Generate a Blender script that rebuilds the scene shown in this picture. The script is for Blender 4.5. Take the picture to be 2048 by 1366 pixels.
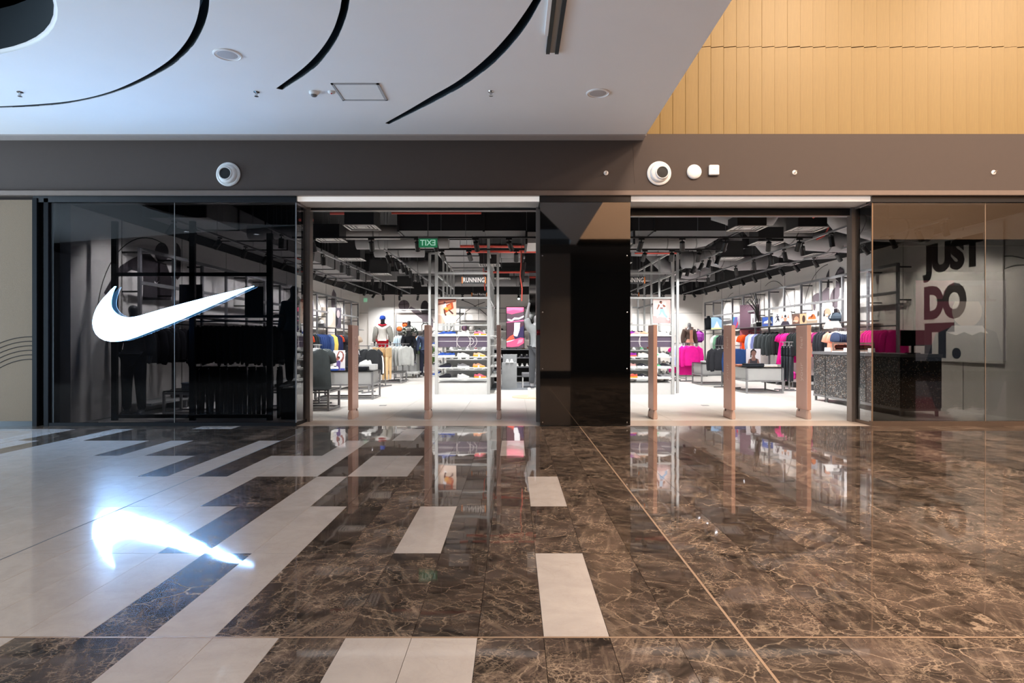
import bpy, math, random
from mathutils import Vector, Matrix
random.seed(7)
S = bpy.context.scene
C = S.collection
for o in list(bpy.data.objects):
    bpy.data.objects.remove(o)
PI = math.pi
F = 1300.0            # focal length in pixels of the 2048 px wide frame
EYE = 1.3             # camera height

# ------------------------------------------------------------------ camera, light, exposure
cam_data = bpy.data.cameras.new('camera')
cam = bpy.data.objects.new('camera', cam_data)
C.objects.link(cam)
cam.location = (0, 0, EYE)
cam.rotation_euler = (PI / 2, 0, 0)
cam_data.sensor_width = 36
cam_data.lens = 36 * F / 2048
cam_data.shift_x = -4 / 2048
cam_data.shift_y = 1 / 2048
cam_data.clip_start = 0.05
cam_data.clip_end = 200
S.camera = cam
S.view_settings.view_transform = 'Standard'
S.view_settings.look = 'None'
S.view_settings.gamma = 1
S.view_settings.use_curve_mapping = False
S.view_settings.exposure = 0.0

def lin(h):
    h = h.lstrip('#')
    out = []
    for i in (0, 2, 4):
        c = int(h[i:i + 2], 16) / 255
        out.append(c / 12.92 if c <= 0.04045 else ((c + 0.055) / 1.055) ** 2.4)
    return tuple(out)

world = bpy.data.worlds.new('world')
S.world = world
world.use_nodes = True
bg = world.node_tree.nodes['Background']
bg.inputs[0].default_value = (0.75, 0.85, 1.0, 1)
bg.inputs[1].default_value = 0.12

def area(name, loc, rot, sx, sy, power, col):
    d = bpy.data.lights.new(name, 'AREA')
    d.shape = 'RECTANGLE'
    d.size, d.size_y, d.energy, d.color = sx, sy, power, col
    o = bpy.data.objects.new(name, d)
    C.objects.link(o)
    o.location, o.rotation_euler = loc, rot
    return o

# added cool fill light at the unseen mall end, off to the left; warm lamps high up in the open void to the right
area('added_cool_fill', (-15.0, 5.6, 1.4), (0, -PI / 2 - 0.12, 0), 2.4, 8.4, 1500, (0.56, 0.78, 1.0))
for i, (x, y) in enumerate(((4.2, 2.0), (8.5, 2.0), (4.2, 5.0), (8.5, 5.0), (13.0, 2.0), (13.0, 5.0), (18.0, 3.5))):
    area('void_ceiling_lamp', (x, y, 9.3), (0, 0, 0), 1.6, 1.6, 570, (1.0, 0.84, 0.70))

# ------------------------------------------------------------------ helpers
def P(px, py, Y):
    """A point of the place at depth Y from its sight line."""
    return ((px - 1028) * Y / F, Y, EYE + (684 - py) * Y / F)

def XW(px, py, xw):
    """A point on the side wall X = xw."""
    Y = F * xw / (px - 1028)
    return (xw, Y, EYE + (684 - py) * Y / F)

def node_mat(name):
    m = bpy.data.materials.new(name)
    m.use_nodes = True
    nt = m.node_tree
    return m, nt, nt.nodes['Principled BSDF']

_mats = {}
def mat(name, hexc, rough=0.5, metal=0.0, spec=0.5, emit=None, es=0.0, var=0.08, vs=12.0, bump=0.0, bs=150.0, coat=0.0):
    if name in _mats:
        return _mats[name]
    m, nt, b = node_mat(name)
    c = lin(hexc)
    b.inputs['Base Color'].default_value = (*c, 1)
    b.inputs['Roughness'].default_value = rough
    b.inputs['Metallic'].default_value = metal
    b.inputs['Specular IOR Level'].default_value = spec
    b.inputs['Coat Weight'].default_value = coat
    if emit:
        b.inputs['Emission Color'].default_value = (*lin(emit), 1)
        b.inputs['Emission Strength'].default_value = es
    N, L = nt.nodes, nt.links
    tc = N.new('ShaderNodeTexCoord')
    if var:
        no = N.new('ShaderNodeTexNoise')
        no.inputs['Scale'].default_value = vs
        no.inputs['Detail'].default_value = 4
        L.new(tc.outputs['Object'], no.inputs['Vector'])
        mx = N.new('ShaderNodeMix')
        mx.data_type = 'RGBA'
        mx.inputs['A'].default_value = (*[x * (1 - var) for x in c], 1)
        mx.inputs['B'].default_value = (*[min(1, x * (1 + var)) for x in c], 1)
        L.new(no.outputs['Fac'], mx.inputs['Factor'])
        L.new(mx.outputs['Result'], b.inputs['Base Color'])
    if bump:
        n2 = N.new('ShaderNodeTexNoise')
        n2.inputs['Scale'].default_value = bs
        L.new(tc.outputs['Object'], n2.inputs['Vector'])
        bp = N.new('ShaderNodeBump')
        bp.inputs['Strength'].default_value = bump
        bp.inputs['Distance'].default_value = 0.01
        L.new(n2.outputs['Fac'], bp.inputs['Height'])
        L.new(bp.outputs['Normal'], b.inputs['Normal'])
    _mats[name] = m
    return m

def cloth(hexc):
    return mat('cloth_' + hexc.lstrip('#'), hexc, rough=0.9, spec=0.2, var=0.18, vs=9)

def paint(hexc):
    return mat('print_' + hexc.lstrip('#'), hexc, rough=0.6, spec=0.3, var=0.05)

class MB:
    def __init__(s):
        s.v, s.f, s.m = [], [], []
    def add(s, vs, fs, m=0):
        o = len(s.v)
        s.v += [tuple(p) for p in vs]
        s.f += [tuple(i + o for i in f) for f in fs]
        s.m += [m] * len(fs)
        return s
    def box(s, x0, x1, y0, y1, z0, z1, m=0):
        return s.add([(x0, y0, z0), (x1, y0, z0), (x1, y1, z0), (x0, y1, z0), (x0, y0, z1), (x1, y0, z1), (x1, y1, z1), (x0, y1, z1)],
                     [(0, 3, 2, 1), (4, 5, 6, 7), (0, 1, 5, 4), (1, 2, 6, 5), (2, 3, 7, 6), (3, 0, 4, 7)], m)
    def bbox(s, x0, x1, y0, y1, z0, z1, b=0.01, m=0):
        """A box with chamfered edges."""
        def ring(i, z):
            return [(x0 + i + b, y0 + i, z), (x1 - i - b, y0 + i, z), (x1 - i, y0 + i + b, z), (x1 - i, y1 - i - b, z),
                    (x1 - i - b, y1 - i, z), (x0 + i + b, y1 - i, z), (x0 + i, y1 - i - b, z), (x0 + i, y0 + i + b, z)]
        vs = ring(b, z0) + ring(0, z0 + b) + ring(0, z1 - b) + ring(b, z1)
        fs = [tuple(range(7, -1, -1)), tuple(range(24, 32))]
        for r in range(3):
            for k in range(8):
                a, c = r * 8 + k, r * 8 + (k + 1) % 8
                fs.append((a, c, c + 8, a + 8))
        return s.add(vs, fs, m)
    def bar(s, p, q, w, h=None, m=0):
        h = h or w
        p, q = Vector(p), Vector(q)
        d = (q - p).normalized()
        up = Vector((0, 0, 1)) if abs(d.z) < 0.9 else Vector((0, 1, 0))
        a = d.cross(up).normalized()
        c = a.cross(d).normalized()
        vs = []
        for e in (p, q):
            for sa, sc in ((-1, -1), (1, -1), (1, 1), (-1, 1)):
                vs.append(e + a * sa * w / 2 + c * sc * h / 2)
        return s.add(vs, [(0, 1, 2, 3), (7, 6, 5, 4), (0, 4, 5, 1), (1, 5, 6, 2), (2, 6, 7, 3), (3, 7, 4, 0)], m)
    def tube(s, path, rad, n=8, m=0, cap=True, flat=1.0):
        path = [Vector(p) for p in path]
        if not isinstance(rad, (list, tuple)):
            rad = [rad] * len(path)
        vs, fs = [], []
        t0 = (path[1] - path[0]).normalized()
        a = t0.cross(Vector((0, 1, 0)) if abs(t0.y) < 0.9 else Vector((0, 0, 1))).normalized()
        for i, p in enumerate(path):
            t = (path[min(i + 1, len(path) - 1)] - path[max(i - 1, 0)]).normalized()
            a = (a - t * a.dot(t)).normalized()
            b = t.cross(a)
            for k in range(n):
                g = 2 * PI * k / n
                vs.append(p + a * math.cos(g) * rad[i] + b * math.sin(g) * rad[i] * flat)
        for i in range(len(path) - 1):
            for k in range(n):
                k2 = (k + 1) % n
                fs.append((i * n + k, i * n + k2, (i + 1) * n + k2, (i + 1) * n + k))
        if cap:
            fs.append(tuple(range(n - 1, -1, -1)))
            fs.append(tuple(range((len(path) - 1) * n, len(path) * n)))
        return s.add(vs, fs, m)
    def cyl(s, p, q, r0, r1=None, n=12, m=0):
        return s.tube([p, q], [r0, r0 if r1 is None else r1], n, m)
    def prism(s, pts, y0, y1, m=0, ms=None):
        """Polygon of (x, z) points given a depth from y0 (front) to y1."""
        n = len(pts)
        ar = sum(pts[i][0] * pts[(i + 1) % n][1] - pts[(i + 1) % n][0] * pts[i][1] for i in range(n))
        if ar < 0:
            pts = pts[::-1]
        vs = [(x, y0, z) for x, z in pts] + [(x, y1, z) for x, z in pts]
        s.add(vs, [tuple(range(n)), tuple(range(2 * n - 1, n - 1, -1))], m)
        return s.add(vs, [(i, i + n, (i + 1) % n + n, (i + 1) % n) for i in range(n)], m if ms is None else ms)
    def flat(s, pts3, m=0):
        return s.add(pts3, [tuple(range(len(pts3)))], m)
    def ell(s, c, r, n=12, k=8, m=0):
        vs, fs = [], []
        for j in range(1, k):
            t = PI * j / k
            for i in range(n):
                g = 2 * PI * i / n
                vs.append((c[0] + r[0] * math.sin(t) * math.cos(g), c[1] + r[1] * math.sin(t) * math.sin(g), c[2] + r[2] * math.cos(t)))
        vs += [(c[0], c[1], c[2] + r[2]), (c[0], c[1], c[2] - r[2])]
        top, bot = len(vs) - 2, len(vs) - 1
        for i in range(n):
            i2 = (i + 1) % n
            fs.append((top, i, i2))
            fs.append((bot, (k - 2) * n + i2, (k - 2) * n + i))
            for j in range(k - 2):
                fs.append((j * n + i, (j + 1) * n + i, (j + 1) * n + i2, j * n + i2))
        return s.add(vs, fs, m)
    def lathe(s, prof, n=16, m=0, axis='z', c=(0, 0, 0)):
        vs, fs = [], []
        for r, h in prof:
            for k in range(n):
                g = 2 * PI * k / n
                if axis == 'z':
                    vs.append((c[0] + r * math.cos(g), c[1] + r * math.sin(g), c[2] + h))
                else:
                    vs.append((c[0] + r * math.cos(g), c[1] - h, c[2] + r * math.sin(g)))
        for i in range(len(prof) - 1):
            for k in range(n):
                k2 = (k + 1) % n
                fs.append((i * n + k, i * n + k2, (i + 1) * n + k2, (i + 1) * n + k))
        fs.append(tuple(range(n - 1, -1, -1)))
        fs.append(tuple(range((len(prof) - 1) * n, len(prof) * n)))
        return s.add(vs, fs, m)
    def loft(s, rings, m=0, cap=True):
        n = len(rings[0])
        vs = [p for r in rings for p in r]
        fs = []
        for i in range(len(rings) - 1):
            for k in range(n):
                k2 = (k + 1) % n
                fs.append((i * n + k, i * n + k2, (i + 1) * n + k2, (i + 1) * n + k))
        if cap:
            fs.append(tuple(range(n - 1, -1, -1)))
            fs.append(tuple(range((len(rings) - 1) * n, len(rings) * n)))
        return s.add(vs, fs, m)
    def mesh(s, name, mats, smooth=False):
        me = bpy.data.meshes.new(name)
        me.from_pydata(s.v, [], s.f)
        for x in (mats if isinstance(mats, (list, tuple)) else [mats]):
            me.materials.append(x)
        me.polygons.foreach_set('material_index', s.m)
        me.polygons.foreach_set('use_smooth', [smooth] * len(s.f))
        me.update()
        return me
    def obj(s, name, mats, parent=None, loc=(0, 0, 0), rz=0.0, smooth=False):
        return link(name, s.mesh(name, mats, smooth), parent, loc, rz)

def link(name, me, parent=None, loc=(0, 0, 0), rz=0.0, m=None):
    o = bpy.data.objects.new(name, me)
    C.objects.link(o)
    o.location = loc
    o.rotation_euler = (0, 0, rz)
    o.parent = parent
    if m is not None:
        o.material_slots[0].link = 'OBJECT'
        o.material_slots[0].material = m
    return o

LABELS = {}
def tag(o, label, cat, group=None):
    o['label'], o['category'] = label, cat
    if group:
        o['group'] = group
    LABELS.setdefault(label, []).append(o.name)
    return o

def thing(name, label, cat, loc=(0, 0, 0), rz=0.0, group=None):
    o = bpy.data.objects.new(name, None)
    C.objects.link(o)
    o.location = loc
    o.rotation_euler = (0, 0, rz)
    o.empty_display_size = 0.1
    return tag(o, label, cat, group)

def struct(o):
    o['kind'] = 'structure'
    return o

def stuff(o):
    o['kind'] = 'stuff'
    return o

ORD = ['first', 'second', 'third', 'fourth', 'fifth', 'sixth', 'seventh', 'eighth', 'ninth', 'tenth', 'eleventh', 'twelfth', 'thirteenth',
       'fourteenth', 'fifteenth', 'sixteenth', 'seventeenth', 'eighteenth', 'nineteenth', 'twentieth'] + ['twenty-' + w for w in
       ('first', 'second', 'third', 'fourth', 'fifth', 'sixth', 'seventh', 'eighth', 'ninth')] + ['thirtieth'] + ['thirty-' + w for w in
       ('first', 'second', 'third', 'fourth', 'fifth', 'sixth', 'seventh', 'eighth', 'ninth')]

def eval_mesh(o, name):
    C.objects.link(o)
    dg = bpy.context.evaluated_depsgraph_get()
    me = bpy.data.meshes.new_from_object(o.evaluated_get(dg))
    me.name = name
    bpy.data.objects.remove(o)
    return me

def text_mesh(txt, size, m, extrude=0.004, offset=0.0, sx=1.0, align='CENTER', mirror=False, gap=1.0):
    """Upright lettering facing -Y, centred on its own origin."""
    cu = bpy.data.curves.new('lettering', 'FONT')
    cu.body, cu.size, cu.extrude, cu.offset = txt, size, extrude, offset
    cu.align_x, cu.align_y = align, 'CENTER'
    cu.resolution_u = 4
    cu.space_character = gap
    me = eval_mesh(bpy.data.objects.new('lettering', cu), 'lettering')
    me.transform(Matrix.Diagonal((-sx if mirror else sx, 1, 1, 1)))
    me.transform(Matrix.Rotation(PI / 2, 4, 'X'))
    me.materials.clear()
    me.materials.append(m)
    return me

def skin(joints, edges, m, name, sub=2):
    """One continuous surface grown over a skeleton: joints = [(x, y, z, radius)], the first one is the root."""
    me = bpy.data.meshes.new(name)
    me.from_pydata([j[:3] for j in joints], edges, [])
    o = bpy.data.objects.new(name, me)
    md = o.modifiers.new('skin', 'SKIN')
    md.use_smooth_shade = True
    for i, d in enumerate(me.skin_vertices[0].data):
        r = joints[i][3]
        d.radius = r if isinstance(r, tuple) else (r, r)
        d.use_root = i == 0
    ss = o.modifiers.new('sub', 'SUBSURF')
    ss.levels = ss.render_levels = sub
    out = eval_mesh(o, name)
    out.materials.clear()
    out.materials.append(m)
    return out

# ------------------------------------------------------------------ materials
def marble(name, base0, base1, vein, vein_amt, rough, sx=1.0, sy=1.0, wav=0.02):
    m, nt, b = node_mat(name)
    N, L = nt.nodes, nt.links
    tc = N.new('ShaderNodeTexCoord')
    oi = N.new('ShaderNodeObjectInfo')
    mul = N.new('ShaderNodeVectorMath'); mul.operation = 'MULTIPLY'
    cx = N.new('ShaderNodeCombineXYZ')
    L.new(oi.outputs['Random'], cx.inputs[0]); L.new(oi.outputs['Random'], cx.inputs[1]); L.new(oi.outputs['Random'], cx.inputs[2])
    mul.inputs[1].default_value = (61.0, 37.0, 83.0)
    L.new(cx.outputs[0], mul.inputs[0])
    mp = N.new('ShaderNodeMapping')
    mp.inputs['Scale'].default_value = (sx, sy, 1)
    mp.inputs['Rotation'].default_value = (0, 0, 0.35)
    L.new(tc.outputs['Object'], mp.inputs['Vector'])
    add = N.new('ShaderNodeVectorMath'); add.operation = 'ADD'
    rt = N.new('ShaderNodeVectorRotate'); rt.rotation_type = 'Z_AXIS'      # every slab is cut at its own angle
    ra = N.new('ShaderNodeMath'); ra.operation = 'MULTIPLY'; ra.inputs[1].default_value = 1.9 if vein_amt > 0.3 else 6.28
    L.new(oi.outputs['Random'], ra.inputs[0]); L.new(ra.outputs[0], rt.inputs['Angle'])
    L.new(mp.outputs[0], rt.inputs['Vector'])
    L.new(rt.outputs[0], add.inputs[0]); L.new(mul.outputs[0], add.inputs[1])
    def noise(scale, det, rgh=0.6, dist=0.0):
        n = N.new('ShaderNodeTexNoise')
        n.inputs['Scale'].default_value = scale
        n.inputs['Detail'].default_value = det
        n.inputs['Roughness'].default_value = rgh
        n.inputs['Distortion'].default_value = dist
        L.new(add.outputs[0], n.inputs['Vector'])
        return n
    n1 = noise(3.2, 9, 0.68, 0.8)
    ramp = N.new('ShaderNodeValToRGB')
    ramp.color_ramp.elements[0].position, ramp.color_ramp.elements[1].position = 0.36, 0.66
    ramp.color_ramp.elements[0].color = (*lin(base0), 1)
    ramp.color_ramp.elements[1].color = (*lin(base1), 1)
    L.new(n1.outputs['Fac'], ramp.inputs['Fac'])
    st = N.new('ShaderNodeMapping'); st.inputs['Scale'].default_value = (1.2, 9.0, 1.0)
    L.new(add.outputs[0], st.inputs['Vector'])
    ns = N.new('ShaderNodeTexNoise'); ns.inputs['Scale'].default_value = 2.4; ns.inputs['Detail'].default_value = 8; ns.inputs['Roughness'].default_value = 0.7
    L.new(st.outputs[0], ns.inputs['Vector'])
    sm = N.new('ShaderNodeMapRange'); sm.inputs['From Min'].default_value = 0.5; sm.inputs['From Max'].default_value = 0.8
    sm.inputs['To Max'].default_value = vein_amt * 0.55
    L.new(ns.outputs['Fac'], sm.inputs['Value'])
    n2 = noise(4.0, 6, 0.65)
    off = N.new('ShaderNodeVectorMath'); off.operation = 'MULTIPLY_ADD'
    off.inputs[1].default_value = (0.15, 0.15, 0.15)
    L.new(n2.outputs['Color'], off.inputs[0]); L.new(add.outputs[0], off.inputs[2])
    ms_ = N.new('ShaderNodeMix'); ms_.data_type = 'RGBA'
    L.new(sm.outputs[0], ms_.inputs['Factor']); L.new(ramp.outputs['Color'], ms_.inputs['A'])
    ms_.inputs['B'].default_value = (*lin(vein), 1)
    col = ms_.outputs['Result']
    for scale, width, lo, hi, amt in ((2.6, 0.014, 0.46, 0.60, vein_amt * 0.9), (8.0, 0.03, 0.47, 0.62, vein_amt * 0.65), (22.0, 0.07, 0.49, 0.64, vein_amt * 0.75), (55.0, 0.12, 0.5, 0.68, vein_amt * 0.6)):
        vo = N.new('ShaderNodeTexVoronoi')
        vo.feature = 'DISTANCE_TO_EDGE'
        vo.inputs['Scale'].default_value = scale
        L.new(off.outputs[0], vo.inputs['Vector'])
        r = N.new('ShaderNodeMapRange')
        r.inputs['From Min'].default_value = 0.0
        r.inputs['From Max'].default_value = width
        r.inputs['To Min'].default_value = 1.0
        r.inputs['To Max'].default_value = 0.0
        L.new(vo.outputs['Distance'], r.inputs['Value'])
        mk = noise(1.7 + scale * 0.12, 4)
        r2 = N.new('ShaderNodeMapRange')
        r2.inputs['From Min'].default_value, r2.inputs['From Max'].default_value = lo, hi
        r2.inputs['To Max'].default_value = amt
        L.new(mk.outputs['Fac'], r2.inputs['Value'])
        mm = N.new('ShaderNodeMath'); mm.operation = 'MULTIPLY'
        L.new(r.outputs[0], mm.inputs[0]); L.new(r2.outputs[0], mm.inputs[1])
        mx = N.new('ShaderNodeMix'); mx.data_type = 'RGBA'
        L.new(mm.outputs[0], mx.inputs['Factor'])
        L.new(col, mx.inputs['A'])
        mx.inputs['B'].default_value = (*lin(vein), 1)
        col = mx.outputs['Result']
    hs = N.new('ShaderNodeHueSaturation')
    vr = N.new('ShaderNodeMapRange')
    vr.inputs['To Min'].default_value, vr.inputs['To Max'].default_value = 0.62, 1.4
    L.new(oi.outputs['Random'], vr.inputs['Value'])
    if vein_amt > 0.3:
        L.new(vr.outputs[0], hs.inputs['Value'])
    L.new(col, hs.inputs['Color'])
    L.new(hs.outputs[0], b.inputs['Base Color'])
    b.inputs['Roughness'].default_value = rough
    b.inputs['Specular IOR Level'].default_value = 0.55
    b.inputs['Coat Weight'].default_value = 0.3          # the softer sheen of worn polish over the mirror-like stone
    b.inputs['Coat Roughness'].default_value = 0.24
    nb = N.new('ShaderNodeTexNoise')
    nb.inputs['Scale'].default_value = 2.2
    nb.inputs['Detail'].default_value = 1
    L.new(add.outputs[0], nb.inputs['Vector'])
    bp = N.new('ShaderNodeBump')
    bp.inputs['Strength'].default_value = wav
    bp.inputs['Distance'].default_value = 0.05
    L.new(nb.outputs['Fac'], bp.inputs['Height'])
    L.new(bp.outputs['Normal'], b.inputs['Normal'])
    return m

M_DARK = marble('brown_marble', '#231d19', '#5c4c42', '#b89f86', 0.78, 0.03, 1.0, 1.25)
M_WHITE = marble('cream_marble', '#b9ada4', '#c6bab0', '#a39384', 0.22, 0.05, 1.0, 1.0)
M_GROUT = mat('tile_bed', '#4d4038', 0.6)
M_CEIL = mat('white_plaster', '#efecea', 0.75, var=0.02, vs=2)
M_SLOT = mat('slot_black', '#141b1f', 0.6)
M_BULK = mat('bulkhead_paint', '#4b3f38', 0.8, var=0.04, bump=0.05, bs=300)
M_LEDGE = mat('bronze_ledge', '#7b6c62', 0.4, 0.3)
M_BLACK = mat('black_metal', '#0c0c0e', 0.35)
M_DFRAME = mat('dark_frame', '#121215', 0.6, 0.0, 0.15)
M_JAMB = mat('brushed_jamb', '#8f8680', 0.35, 0.8)
M_GREY = mat('grey_steel', '#8e8e90', 0.4, 0.5)
M_MIDGREY = mat('mid_grey_steel', '#77777b', 0.45, 0.4)
M_PANELGREY = mat('grey_laminate', '#a3a4a3', 0.5, var=0.05)
M_PALE = mat('pale_laminate', '#c6c7c6', 0.45, var=0.04)
M_WHITEP = mat('white_paint', '#e9e7e4', 0.6, var=0.02)
M_WALL = mat('store_wall', '#e4dfda', 0.7, var=0.02, vs=3)
M_STOREBLACK = mat('black_ceiling', '#222224', 0.8)
M_DUCT = mat('galvanised_duct', '#8e8c8d', 0.5, 0.0, var=0.12, vs=5)
M_DUCTD = mat('dark_duct', '#1d1c1e', 0.6)
M_RED = mat('red_pipe', '#e0584a', 0.5)
M_GATE = mat('bronze_gate', '#c49c8c', 0.38, 0.25, var=0.05, vs=3)
M_GATEBASE = mat('bronze_gate_base', '#c3a89b', 0.42, 0.2)
M_PRINTW = mat('white_print', '#f0ece8', 0.5, var=0)
M_SHOPFLOOR = mat('shop_floor', '#d3cfca', 0.35, var=0.05, vs=1.3)
M_PURPLE = mat('purple_panel', '#4f4456', 0.6)
M_SWF = mat('logo_face', '#ffffff', 0.4, emit='#8fc2ff', es=60.0, var=0)
M_SWS = mat('logo_rim', '#bfe0ff', 0.4, emit='#6db8ff', es=7.0, var=0)

def glass(name, tint, refl=1.0, ior=1.5):
    m, nt, b = node_mat(name)
    N, L = nt.nodes, nt.links
    N.remove(b)
    out = N['Material Output']
    tr = N.new('ShaderNodeBsdfTransparent')
    tr.inputs[0].default_value = (*tint, 1)
    gl = N.new('ShaderNodeBsdfGlossy')
    gl.inputs['Roughness'].default_value = 0.01
    gl.inputs['Color'].default_value = (refl, refl, refl, 1)
    fr = N.new('ShaderNodeFresnel')
    fr.inputs['IOR'].default_value = ior
    mx = N.new('ShaderNodeMixShader')
    ge = N.new('ShaderNodeNewGeometry')          # reflect on the outer faces of a pane only
    inv = N.new('ShaderNodeMath'); inv.operation = 'SUBTRACT'; inv.inputs[0].default_value = 1.0
    L.new(ge.outputs['Backfacing'], inv.inputs[1])
    mu = N.new('ShaderNodeMath'); mu.operation = 'MULTIPLY'
    L.new(fr.outputs[0], mu.inputs[0]); L.new(inv.outputs[0], mu.inputs[1])
    L.new(mu.outputs[0], mx.inputs[0]); L.new(tr.outputs[0], mx.inputs[1]); L.new(gl.outputs[0], mx.inputs[2])
    L.new(mx.outputs[0], out.inputs['Surface'])
    return m

G_TINT = glass('tinted_glass', (0.37, 0.372, 0.39), 1.0, 1.36)      # per face; a pane has two
G_BRONZE = glass('bronze_glass', (0.335, 0.325, 0.305), 1.0, 1.75)
G_CLEAR = glass('clear_glass', (0.87, 0.875, 0.88), 1.0, 1.45)
M_GLOSSB = mat('black_glass_cladding', '#050505', 0.03, spec=1.0, var=0)
M_GLOSSB.node_tree.nodes['Principled BSDF'].inputs['IOR'].default_value = 1.7

def lens_mat():
    return mat('lamp_lens', '#ffffff', 0.3, emit='#f4f6ff', es=30.0, var=0)
M_LENS = lens_mat()
# ------------------------------------------------------------------ the mall: floor
FY = 10.06            # front plane of the shopfront
DY = 10.63            # door plane
CZ = 4.44             # white ceiling
floor = struct(MB().box(-16, 22, -9, FY, -0.12, -0.012).obj('floor', M_GROUT))
tag(floor, 'polished brown and cream marble floor of the mall walkway', 'floor')
ROW0, ROWD = 2.857, 1.142
CW = 0.2905
def colx(c):
    return -0.16 + CW * c
white_cells = {
    -1: (-8, {-5, -4, -2, -1}), 0: (-7, {-5, 1}), 1: (-8, {-6, -5, -2}), 2: (-9, {-6, 1}),
    3: (-13, {-11, -9, -8, -7, -5, -4}), 4: (-22, {-20, -19, -18, -17, -15, -11, -7, 0}), 5: (-23, {-20, -5}), 6: (-99, {-16, -15})}
tile_mesh = {}
def tile(x0, x1, y0, y1, m):
    g = 0.0012
    w, d = round(x1 - x0 - 2 * g, 4), round(y1 - y0 - 2 * g, 4)
    if (w, d) not in tile_mesh:
        b = MB().box(-w / 2, w / 2, -d / 2, d / 2, -0.02, 0.0)
        tile_mesh[(w, d)] = b.mesh('tile', M_DARK)
    o = link('tile', tile_mesh[(w, d)], floor, ((x0 + x1) / 2, (y0 + y1) / 2, 0), 0, m)
    o.rotation_euler = (random.uniform(-1, 1) * 0.0007, random.uniform(-1, 1) * 0.0007, 0)
    return o
for k in range(-1, 7):
    y0 = ROW0 + ROWD * k
    y1 = min(y0 + ROWD, FY)
    if k == 0:
        y0 += 0.012
    reach = 0.80 * y1 + 0.1
    lim, cells = white_cells[k]
    c = 3
    rest = MB()
    while colx(c + 1) > -reach and c > -31:
        tile(colx(c), colx(c + 1), y0, y1, M_WHITE if (c <= lim or c in cells) else M_DARK)
        c -= 1
    x = 1.017
    while x < reach and x < 9:
        tile(x, x + 0.4083, y0, y1, M_DARK)
        x += 0.4083
    while x < 21:
        rest.box(x + 0.0012, x + 0.4071, y0 + 0.0012, y1 - 0.0012, -0.02, 0)
        x += 0.4083
    stuff(rest.obj('outer_tiles', M_DARK, floor))
    rest = MB()
    while colx(c) > -16:
        rest.box(colx(c) + 0.0012, colx(c + 1) - 0.0012, y0 + 0.0012, y1 - 0.0012, -0.02, 0)
        c -= 1
    stuff(rest.obj('outer_tiles', M_WHITE, floor))
M_STRIP = mat('beige_strip', '#b79a80', 0.25, 0.3)
M_STRIPD = mat('grey_strip', '#4b4a4c', 0.6, 0.0)
s1 = MB().box(1.0025, 1.0155, 1.715, FY, -0.015, 0.001).obj('joint_strip', M_STRIP, floor)
s1['label'] = 'beige metal joint strip running towards the black column'
s2 = MB().box(colx(-10) - 0.006, colx(-10) + 0.004, 2.87, FY, -0.015, 0.0008).obj('joint_strip', M_STRIPD, floor)
s3 = MB().box(-2.4, 6, ROW0 - 0.002, ROW0 + 0.010, -0.015, 0.0008).obj('joint_strip', M_STRIP, floor)
# plain marble beyond what the tiles cover (out of the picture)
b = MB()
b.box(-1.6, 22, -9, 1.712, -0.02, -0.001)
stuff(b.obj('outer_tiles', M_DARK, floor))
b = MB()
b.box(-16, -1.6, -9, 1.712, -0.02, -0.001)  # unseen floor, made cream to bounce light up to the ceiling
stuff(b.obj('outer_tiles', M_WHITE, floor))

# ------------------------------------------------------------------ ceiling with the curved slots
def ceil_pt(px, py, z=CZ):
    Y = F * (z - EYE) / (684 - py)
    return ((px - 1028) * Y / F, Y)
def slot(outer, inner, sc, ox):
    o = [ceil_pt(ox + u * sc, v * sc) for u, v in outer]
    i = [ceil_pt(ox + u * sc, v * sc) for u, v in inner]
    def smooth(p):
        out = []
        n = len(p)
        for a in range(n - 1):
            p0, p1, p2, p3 = p[max(a - 1, 0)], p[a], p[a + 1], p[min(a + 2, n - 1)]
            for s in range(4):
                t = s / 4
                out.append(tuple(0.5 * (2 * p1[d] + (p2[d] - p0[d]) * t + (2 * p0[d] - 5 * p1[d] + 4 * p2[d] - p3[d]) * t * t
                                        + (3 * p1[d] - p0[d] - 3 * p2[d] + p3[d]) * t ** 3) for d in (0, 1)))
        out.append(p[-1])
        return out
    return smooth(o) + smooth(i)[::-1]
k3 = 700 / 2048
slots = [
    slot([(1228, -330), (1229, -140), (1225, 0), (1218, 70), (1195, 150), (1150, 240), (1090, 312), (1000, 388), (880, 455), (720, 525), (520, 582), (300, 616), (0, 631), (-250, 633)],
         [(1176, -330), (1174, -140), (1170, 0), (1162, 70), (1135, 160), (1085, 250), (1010, 335), (920, 402), (800, 470), (640, 538), (450, 585), (250, 608), (0, 622), (-250, 625)], k3, 0),
    slot([(2075, -330), (2063, -140), (2046, 0), (2028, 90), (1985, 205), (1920, 310), (1850, 390), (1760, 458), (1652, 526)],
         [(2028, -330), (2014, -140), (1998, 0), (1983, 80), (1945, 185), (1882, 285), (1800, 375), (1715, 445), (1615, 518)], k3, 0),
    slot([(1320, -330), (1205, -140), (1120, 0), (1050, 125), (970, 235), (880, 335), (780, 422), (660, 505), (530, 578), (390, 650), (228, 727)],
         [(1262, -330), (1150, -140), (1070, 0), (1010, 92), (930, 200), (830, 310), (720, 408), (610, 488), (480, 562), (340, 645), (205, 721)], k3, 700)]
disc_c, disc_r = (-6.25, 4.85), 2.33
disc = [(disc_c[0] + disc_r * math.cos(2 * PI * i / 64), disc_c[1] + disc_r * math.sin(2 * PI * i / 64)) for i in range(64)]
CE = 2.0              # edge of the ceiling against the open void
rect_light = [(0.345, 2.5), (0.485, 2.5), (0.485, 7.05), (0.345, 7.05)]
cu = bpy.data.curves.new('ceiling_outline', 'CURVE')
cu.dimensions = '2D'
cu.fill_mode = 'BOTH'
outline = [(-16, -1.0), (-16, FY + 0.2), (CE, FY + 0.2), (CE, -1.0)]
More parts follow.
